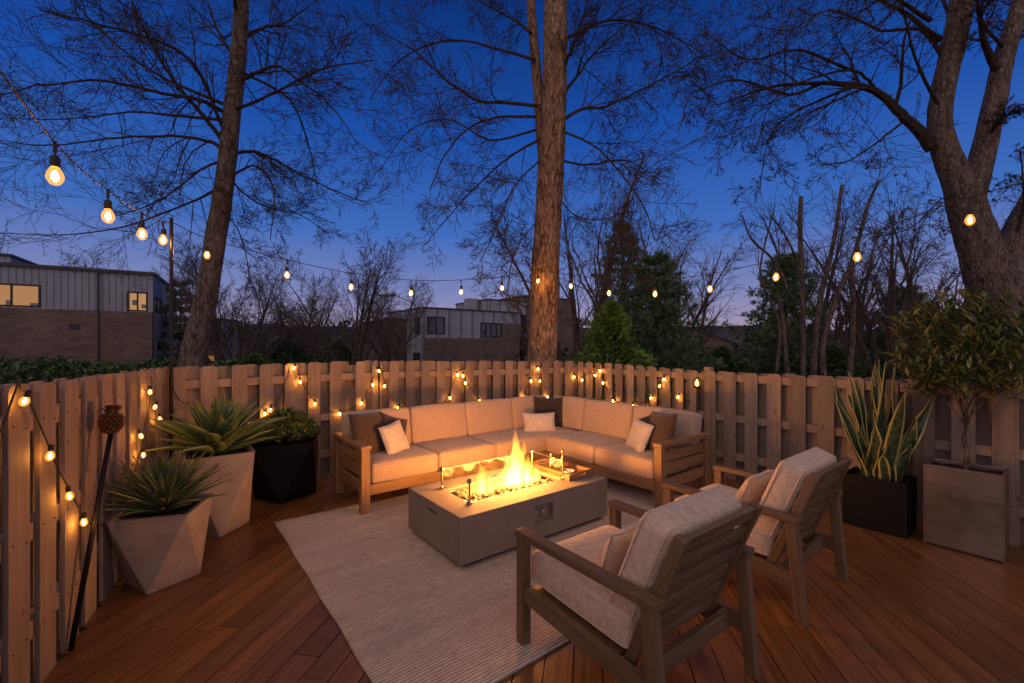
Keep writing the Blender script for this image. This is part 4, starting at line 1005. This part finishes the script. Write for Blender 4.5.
# ================================================================ EVERGREENS
def card(mb,p,d,l,w,rr):
    s=d.cross(Vector((rr.gauss(0,1),rr.gauss(0,1),rr.gauss(0,1)))).normalized()
    mb.add([p-s*w*.15,p+d*l*.5-s*w*.5,p+d*l,p+d*l*.5+s*w*.5],[(0,1,2,3)])
def pine(label,loc,H,Rb,seed,t0=.12,dens=1.,open_=.5,name='pine_tree',mat='pine'):
    rr=random.Random(seed); t=thing(name,label,'tree',loc,0,'evergreens beyond the fence'); tr=MB(); nd_=MB()
    tr.tube([(0,0,0),(.05,0,H*.5),(0,.05,H*.97)],[H*.018,H*.012,.02],8)
    layers=int(10*dens)+1; per=7
    for i in range(layers*per):
        f=t0+(1-t0)*((i//per)/layers)**.92+rr.uniform(-.008,.008); a=i*2*PI/per+(i//per)*.55+rr.uniform(-.3,.3); prof=max(.02,1-((f-t0)/(1-t0)))**.8*(.45+.6*rr.random())
        L=Rb*prof+.25; z=f*H; d=Vector((math.cos(a),math.sin(a),rr.uniform(-.06,.10)+.38*f)).normalized()
        pts=[Vector((0,0,z))]; 
        for k in range(5): d=(d+Vector((0,0,.045))+rnd_perp(d,rr)*.10).normalized(); pts.append(pts[-1]+d*L/5)
        tr.tube(pts,[.045*(1-.15*k)*max(.4,prof) for k in range(6)],4,False)
        nt=int((10+26*prof)*1.25)
        for k in range(nt):
            u=rr.uniform(open_*.5,1.03); ii=min(4,int(u*5)); q=pts[ii]+(pts[ii+1]-pts[ii])*(u*5-ii)
            side=rnd_perp(d,rr); side.z*=.45; q=q+side*rr.random()**.6*.42*(1-abs(u-.65))*min(1.,L*.5)
            ax=(d*.6+side*.7+Vector((0,0,.45))).normalized()
            for n in range(9):
                dd=(ax+Vector((rr.gauss(0,1),rr.gauss(0,1),rr.gauss(0,1)))*.55).normalized(); card(nd_,q,dd,rr.uniform(.15,.30),.036,rr)
    tr.build('trunk',M['bark_dark'],t); nd_.build('needles',M[mat],t); return t
pine('dark pine with open layered boughs just right of the light green cedar',gp(655,15.5),5.3,2.5,2,.08,1.0,.4)
pine('tall dark pine behind the bare stems, centre right',gp(622,22),8.2,2.6,12,.25,1.,.6)
pine('bushy dark pine behind the lopped tree, right of the hill gap',gp(785,19),6.0,3.0,6,.04,1.5,.3)
pine('dark evergreen behind the topiary, below the forked tree',gp(905,20),4.7,3.1,9,.03,1.4,.3)
pine('distant evergreen between the pole and the leaning trunk',gp(180,27),6.2,1.7,19,.1,.9)
def cedar(label,loc,H,Rb,seed,mat='cedar',n=3600):
    rr=random.Random(seed); t=thing('cedar_tree',label,'tree',loc,0,'evergreens beyond the fence'); tr=MB(); fo=MB()
    tr.tube([(0,0,0),(0,0,H*.8)],[.08,.02],6)
    for i in range(n):
        f=rr.random()**1.25; a=rr.uniform(0,2*PI); lump=.80+.75*mnoise.noise(Vector((math.cos(a)*2.2+seed,math.sin(a)*2.2,f*5)))
        r=Rb*((1-f**2.0)**.85)*lump*rr.uniform(.55,1.02); p=Vector((r*math.cos(a),r*math.sin(a),.15+f*(H-.2)))
        o=Vector((math.cos(a),math.sin(a),.55)).normalized()
        for k in range(3):
            dd=(o+Vector((rr.gauss(0,1),rr.gauss(0,1),rr.gauss(0,1)))*.45).normalized(); card(fo,p,dd,rr.uniform(.12,.24),.07,rr)
    tr.build('trunk',M['bark_dark'],t); fo.build('foliage',M[mat],t); return t
cedar('bright green feathery cedar right behind the fence corner',gp(611,11.3),3.15,1.15,1,'cedar',5200)
cedar('small dark rounded evergreen between the pale pole and the pine trunks',gp(722,17),2.0,1.5,2,'hedge',1800)
cedar('low dark evergreen mound below the broad bare tree, left of centre',gp(285,22),2.4,2.3,3,'hedge',2400)
cedar('low dark evergreen mound behind the fence left of the grey and brick house',gp(338,25),2.3,2.2,4,'hedge',2200)
cedar('dark bush at the foot of the leaning trunk, beyond the fence corner',gp(255,16),1.75,1.3,5,'hedge',1500)
cedar('dark bush beyond the fence at the foot of the lopped tree',gp(826,16),2.1,1.9,6,'hedge',1800)
# hedge in front of the grey building
mb=MB(); rr=random.Random(8)
for i in range(5200):
    u=rr.random(); p=Vector((-27+20.2*u,14.2+4.0*u+rr.uniform(-.7,.7),0)); h=1.25+.38*mnoise.noise(Vector((p.x*.7,p.y*.7,0)))-.45*u
    p.z=-.45+(h+.45)*rr.random()**.35
    for k in range(3):
        card(mb,p,Vector((rr.gauss(0,1),rr.gauss(0,1),rr.gauss(0,1)+.4)).normalized(),rr.uniform(.12,.24),.09,rr)
tag(mb.build('hedge',M['hedge']),'uneven dark green hedge along the brick wall of the grey building','hedge')
# far wood: nobody could count it
mb=MB(); rr=random.Random(15)
for i in range(9000):
    px=rr.uniform(-250,1290); Y=rr.uniform(42,95); h=3.0+3.2*mnoise.noise(Vector((px*.013,Y*.02,2)))+1.6*mnoise.noise(Vector((px*.05,Y*.1,5)))
    if 676<px<748: h=min(h,1.2)
    h=max(.7,h*(Y/65)); z=-.4+(h+.4)*rr.random()**.6; p=Vector(((px-512)/F*Y,Y,z))
    for k in range(5): card(mb,p+Vector((rr.gauss(0,.6),rr.gauss(0,.6),rr.gauss(0,.35))),Vector((rr.gauss(0,1),rr.gauss(0,1),rr.gauss(0,1)+.3)).normalized(),rr.uniform(.4,.9),.35,rr)
tag(mb.build('far_wood',M['farwood']),'dark band of woodland far beyond the fence','woodland',None,'stuff')
# wooded hill far away
mb=MB(); n=90; m=14; vs=[]; 
for j in range(m+1):
    for i in range(n+1):
        x=-420+840*i/n; y=190+240*j/m; e=math.sin(PI*min(1,j/m*1.0+.02)); hh=(15+6*mnoise.noise(Vector((x*.006,3.3,0)))+4*mnoise.noise(Vector((x*.03,y*.03,0))))*e-1
        vs.append((x,y,hh))
mb.add(vs,[(j*(n+1)+i,j*(n+1)+i+1,(j+1)*(n+1)+i+1,(j+1)*(n+1)+i) for j in range(m) for i in range(n)])
tag(mb.build('hills',M['hill'],smooth=True),'low wooded hill on the horizon',None,None,'structure')

# ================================================================ BUILDINGS
def siding(name,c,period=.16,axis=0):
    m,nt,b=newmat(name); v=coord(nt,'Object'); s=nd(nt,'ShaderNodeSeparateXYZ'); lk(nt,v,s.inputs[0])
    q=val(nt,val(nt,s.outputs[0],'ADD',s.outputs[1]),'DIVIDE',period); fr=val(nt,q,'FRACT'); g=ramp(nt,fr,[(0,(.40,)*3),(.18,(.40,)*3),(.24,(1,1,1)),(.97,(1,1,1))])
    f=nz(nt,v,1.2,4,.6); c2=ramp(nt,f,[(.3,tuple(x*.85 for x in c)),(.7,tuple(x*1.1 for x in c))])
    lk(nt,mix(nt,c2,g,.8,'MULTIPLY'),b.inputs['Base Color']); b.inputs['Roughness'].default_value=.6; bump(nt,b,fr,.3,.02); return m
def brick(name,c0,c1,mort):
    m,nt,b=newmat(name); v=coord(nt,'Object'); s=nd(nt,'ShaderNodeSeparateXYZ'); lk(nt,v,s.inputs[0]); cb=nd(nt,'ShaderNodeCombineXYZ')
    lk(nt,val(nt,s.outputs[0],'ADD',s.outputs[1]),cb.inputs[0]); lk(nt,s.outputs[2],cb.inputs[1])
    bt=nd(nt,'ShaderNodeTexBrick',Scale=1.); bt.inputs['Brick Width'].default_value=.42; bt.inputs['Row Height'].default_value=.14; bt.inputs['Mortar Size'].default_value=.012
    bt.inputs['Color1'].default_value=(*c0,1); bt.inputs['Color2'].default_value=(*c1,1); bt.inputs['Mortar'].default_value=(*mort,1); lk(nt,cb.outputs[0],bt.inputs['Vector'])
    f=nz(nt,v,.8,4,.6); lk(nt,mix(nt,bt.outputs['Color'],ramp(nt,f,[(.3,(.75,)*3),(.7,(1.15,)*3)]),.9,'MULTIPLY'),b.inputs['Base Color']); b.inputs['Roughness'].default_value=.9
    return m
M['siding']=siding('grey metal siding',(.30,.31,.34),.26)
M['stucco']=siding('pale grey panels',(.36,.36,.38),1.2)
M['brick']=brick('brown brick',(.22,.15,.11),(.15,.10,.075),(.13,.11,.095))
M['trim']=plain('dark roof trim',(.05,.048,.05),.6)
M['frame']=plain('black window frame',(.02,.019,.019),.5)
M['darkroom']=plain('unlit room',(.03,.028,.03),.8)
M['wpane']=glassmat('window glass',(.9,.92,.95),.06)
M['litroom']=emit('lit room wall',(1,.41,.085),.5)
M['litroom2']=emit('lit room wall warm',(1,.45,.11),.58)
M['furn']=plain('room furniture',(.10,.06,.035),.7)
def house(label,name,loc,ax,cat='building'):
    t=thing(name,label,cat,loc,math.atan2(ax[1],ax[0])); return t
def wallbox(t,name,mat,x0,x1,y0,y1,z0,z1,holes=()):
    g=MB(); g.bb(x0,x1,y0,y1,z0,z1); o=g.build(name,M[mat],t)
    if holes:
        cs=[]
        for h in holes:
            c=MB(); c.bb(*h); cs.append(c.build('cutter',None,t))
        cut(o,cs)
    return o
def win(t,face,a0,a1,z0,z1,lit=None,mull=1,depth=.7,furn=()):
    """window in the front (face 'f', along x) or right side (face 's', along y) with a shallow room behind it"""
    def B(g,p0,p1,q0,q1,r0,r1):      # p along wall, q into wall
        if face=='f': g.bb(p0,p1,q0,q1,r0,r1)
        else: g.bb(-q1,-q0,p0,p1,r0,r1)
    g=MB(); w=.07
    B(g,a0,a1,-.03,.10,z0,z0+w); B(g,a0,a1,-.03,.10,z1-w,z1); B(g,a0,a0+w,-.03,.10,z0+w,z1-w); B(g,a1-w,a1,-.03,.10,z0+w,z1-w)
    for k in range(mull):
        c=a0+(a1-a0)*(k+1)/(mull+1); B(g,c-.03,c+.03,-.02,.09,z0+w,z1-w)
    f=g.build('window',M['frame'],t)
    g=MB(); B(g,a0+w,a1-w,.03,.04,z0+w,z1-w); g.build('pane',M['wpane'],f)
    g=MB(); B(g,a0,a1,depth,depth+.02,z0,z1); g.build('room',M[lit] if lit else M['darkroom'],f)
    if furn:
        g=MB()
        for (p0,p1,r0,r1) in furn: B(g,a0+(a1-a0)*p0,a0+(a1-a0)*p1,depth-.25,depth-.05,z0+(z1-z0)*r0,z0+(z1-z0)*r1)
        g.build('furniture',M['furn'],f)
b1=house('long flat roofed building with grey siding above brown brick and lit windows','flat_roofed_building',(-19.45,24,-.5),(.861,.508))
zt,zs=6.0,3.98
wallbox(b1,'siding_wall','siding',-26,0,0,9,zs,zt,[(-7.4,-4.33,-.2,.9,3.98+.06,5.16),(-1.10,-.2,-.2,.9,3.93,5.05),(-.9,.2,.45,2.6,3.85,4.9)][:1]+[(-1.10,-.2,-.2,.9,zs+.02,5.05),(-.9,.2,.45,2.6,zs-.1,4.9)])
wallbox(b1,'brick_wall','brick',-26,-.02,-.06,8,-.2,zs-.005)
wallbox(b1,'side_wall','stucco',-.02+.025,.03,.3,8.9,-.2,zs-.005,[(-.5,.3,1.0,2.6,1.9,2.4)])
wallbox(b1,'roof','trim',-26.1,.1,-.12,9.1,zt+.002,zt+.14)
wallbox(b1,'roof_hut','siding',-12,-6.2,2.5,6,zt+.145,zt+.8); wallbox(b1,'roof_hut','trim',-12.1,-6.1,2.4,6.1,zt+.802,zt+.92)
win(b1,'f',-7.35,-4.35,zs+.07,5.14,'litroom',2,.75,[(.0,.12,0,.3),(.83,.95,0,.22),(.55,.6,0,.3)])
win(b1,'f',-1.08,-.22,zs+.03,5.04,'litroom2',1,.7,[(.15,.42,.35,.62),(.6,.85,.2,.4)])
win(b1,'s',.48,2.55,zs+.0,4.88,'litroom2',1,.7,[(.3,.6,.1,.4)])
win(b1,'s',1.05,2.55,1.93,2.38,'darkroom',1,.5)

g=MB(); g.tube([(-2.2,-.11,-.2),(-2.2,-.11,zt)],.045,8); g.build('downpipe',M['trim'],b1)
g=MB(); g.bb(-3.3,-2.95,-.10,-.062,3.0,3.25); g.build('vent',M['frame'],b1)
g=MB(); g.bb(-26,.08,-.16,-.125,zt-.02,zt+.10); g.build('gutter',M['trim'],b1)
b2=house('two storey house of pale grey panels above brown brick behind the central trunk','grey_brick_house',(-7.6,38,-.5),(.80,.60))
wallbox(b2,'panel_wall','stucco',0,10.6,0,8,2.9,5.45,[(.35,2.1,-.2,.8,3.2,4.75),(5.8,8.3,-.2,.8,2.95,4.4)])
wallbox(b2,'brick_wall','brick',.05,10.4,-.05,8,-.2,2.895)
wallbox(b2,'panel_wall','stucco',-.06,.045,.02,3.4,-.2,2.89)
wallbox(b2,'roof','trim',-.1,10.7,-.12,8.1,5.452,5.56)
wallbox(b2,'brick_wall','brick',8.3,10.61,-.07,-.052,2.9,4.4)
wallbox(b2,'brick_wall','brick',13.2,20.5,2.2,9,-.2,7.6); wallbox(b2,'panel_wall','stucco',8.3,13.195,2.4,9,5.57,6.9)
wallbox(b2,'roof','trim',8.2,13.19,2.3,9.1,6.902,7.0)
wallbox(b2,'roof','trim',13.1,20.6,2.1,9.1,7.602,7.7)
wallbox(b2,'chimney','stucco',7.0,8.2,4,5,5.57,7.1)
wallbox(b2,'panel_wall','brick',-1.6,-.1,3.6,12,-.2,4.6); wallbox(b2,'roof','trim',-1.7,-.09,3.5,12.1,4.602,4.7)
win(b2,'f',.40,2.05,3.23,4.72,None,1,.5,[(.1,.5,0,1)]); win(b2,'f',5.85,8.25,2.98,4.37,None,3,.5)
g=MB(); g.bb(-.085,-.065,.6,1.6,3.2,4.7); g.build('window',M['frame'],b2)
g=MB(); g.bb(-.10,-.062,.5,1.9,.6,1.6); g.build('window',M['frame'],b2)
b3=house('small grey outbuilding with one glowing orange window beside the leaning trunk','outbuilding',gp(204,30),(.97,.2))
wallbox(b3,'wall','stucco',0,1.2,0,3,-.1,3.9,[(-.2,.75,-.2,.7,1.0,1.85)]); wallbox(b3,'roof','trim',-.1,1.3,-.1,3.1,3.902,4.0); wallbox(b3,'wall','trim',-1.2,-.001,.05,3,-.1,2.1,[(-1.1,.0,-.2,.7,.95,1.8)][:0])
win(b3,'f',.05,.75,1.02,1.83,'litroom',0,.4)
b4=house('distant gabled house with a narrow lit window behind the broad bare tree','gabled_house',gp(356,46),(.95,.3))
g=MB(); g.prism([(0,-.1),(4.2,-.1),(4.2,2.6),(2.1,4.6),(0,2.6)],0,6); g.build('wall',M['stucco'],b4)
for s in (0,1):
    g=MB(); a=Vector((2.1,0,4.62)); b=Vector((-.3 if s==0 else 4.5,0,2.34)); g.prism([(a.x,a.z),(b.x,b.z),(b.x,b.z+.12),(a.x,a.z+.12)],-.2,6.2); g.build('roof',M['trim'],b4)
g=MB(); g.bb(1.2,1.6,-.03,-.005,1.4,2.6); f=g.build('window',M['frame'],b4); g=MB(); g.bb(1.24,1.56,-.04,-.032,1.45,2.55); g.build('pane',M['litroom2'],f)
b5=house('brown distant house with low roof glimpsed behind the pine','distant_house',gp(660,58),(.98,-.15))
g=MB(); g.prism([(0,-.1),(9,-.1),(9,2.6),(4.5,4.4),(0,2.6)],0,6); g.build('wall',M['brick'],b5)
for s in (0,1):
    g=MB(); a=Vector((4.5,0,4.42)); b=Vector((-.4 if s==0 else 9.4,0,2.4)); g.prism([(a.x,a.z),(b.x,b.z),(b.x,b.z+.14),(a.x,a.z+.14)],-.3,6.3); g.build('roof',M['trim'],b5)
# street lamp (unlit) by the house, and a pale pole
M['galv']=plain('galvanised steel',(.33,.33,.34),.5,.5)
p=gp(422,34); t=thing('street_lamp','unlit grey street lamp with a long arm, in front of the grey and brick house','street lamp',p)
g=MB(); g.tube([(0,0,0),(0,0,5.12)],[.09,.06],8); g.build('pole',M['galv'],t)
g=MB(); g.tube(catmull([(0,0,5.05),(-.9,0,5.5),(-1.9,0,5.95),(-2.3,0,6.0)],4),.035,6); g.build('arm',M['galv'],t)
g=MB(); g.lathe([(.03,-.5),(.10,-.35),(.13,.3),(.10,.75),(.05,.8)],8,(-2.9,0,6.03),Matrix.Rotation(PI/2,3,'Y')); g.build('lamp_head',M['galv'],t)
g=MB(); g.tube([(0,0,0),(.02,0,2.3)],[.06,.05],8); tag(g.build('pale_pole',M['galv'],loc=gp(759,24)),'short pale upright pole in the dark trees left of the bushy pine','pole')

# ================================================================ SKY, FILL LIGHT, CAMERA
w=bpy.data.worlds.new('World'); sc.world=w; w.use_nodes=True; nt=w.node_tree; bg=nt.nodes['Background']
tc_=nd(nt,'ShaderNodeTexCoord'); sp=nd(nt,'ShaderNodeSeparateXYZ'); lk(nt,tc_.outputs['Generated'],sp.inputs[0])
sky=nd(nt,'ShaderNodeTexSky',sky_type='NISHITA'); sky.sun_disc=False; sky.sun_elevation=math.radians(4); sky.sun_rotation=math.radians(200)
grad=ramp(nt,val(nt,sp.outputs[2],'ADD',.0),[(0,(.38,.28,.37)),(.05,(.34,.28,.43)),(.12,(.19,.225,.47)),(.24,(.048,.145,.49)),(.42,(.009,.072,.37)),(.64,(.0017,.024,.155)),(1,(.001,.009,.06))])
tint=mix(nt,sky.outputs['Color'],(.02,.03,.06),1.,'MULTIPLY')
c=mix(nt,grad,tint,.10,'ADD')
lk(nt,c,bg.inputs['Color']); bg.inputs['Strength'].default_value=1.0
l=bpy.data.lights.new('dusk_fill','SUN'); l.energy=1.4; l.color=(1,.67,.38); l.angle=math.radians(140)  # added warm fill from behind the camera; there is no sun at dusk
o=bpy.data.objects.new('dusk_fill',l); col.objects.link(o)
dv=Vector((.20,1.0,-.50)); o.rotation_euler=dv.to_track_quat('-Z','Y').to_euler(); o.location=(-3,-8,9)

cam=bpy.data.cameras.new('camera'); cam.sensor_width=36; cam.lens=36*F/1024; cam.shift_y=(HZ-341.5)/1024; cam.clip_end=2000; cam.clip_start=.05
o=bpy.data.objects.new('camera',cam); col.objects.link(o); o.location=(0,0,CAM_H); o.rotation_euler=(PI/2,0,0); sc.camera=o
vs_=sc.view_settings; vs_.view_transform='Standard'; vs_.look='None'; vs_.exposure=0; vs_.gamma=1
sc.render.engine='CYCLES'; cy=sc.cycles; cy.use_denoising=True
try: cy.denoiser='OPENIMAGEDENOISE'
except Exception: pass
cy.max_bounces=8; cy.transparent_max_bounces=16; cy.sample_clamp_indirect=4; cy.sample_clamp_direct=0; cy.use_adaptive_sampling=True; cy.adaptive_threshold=.01
cy.caustics_reflective=False; cy.caustics_refractive=False; cy.use_light_tree=True
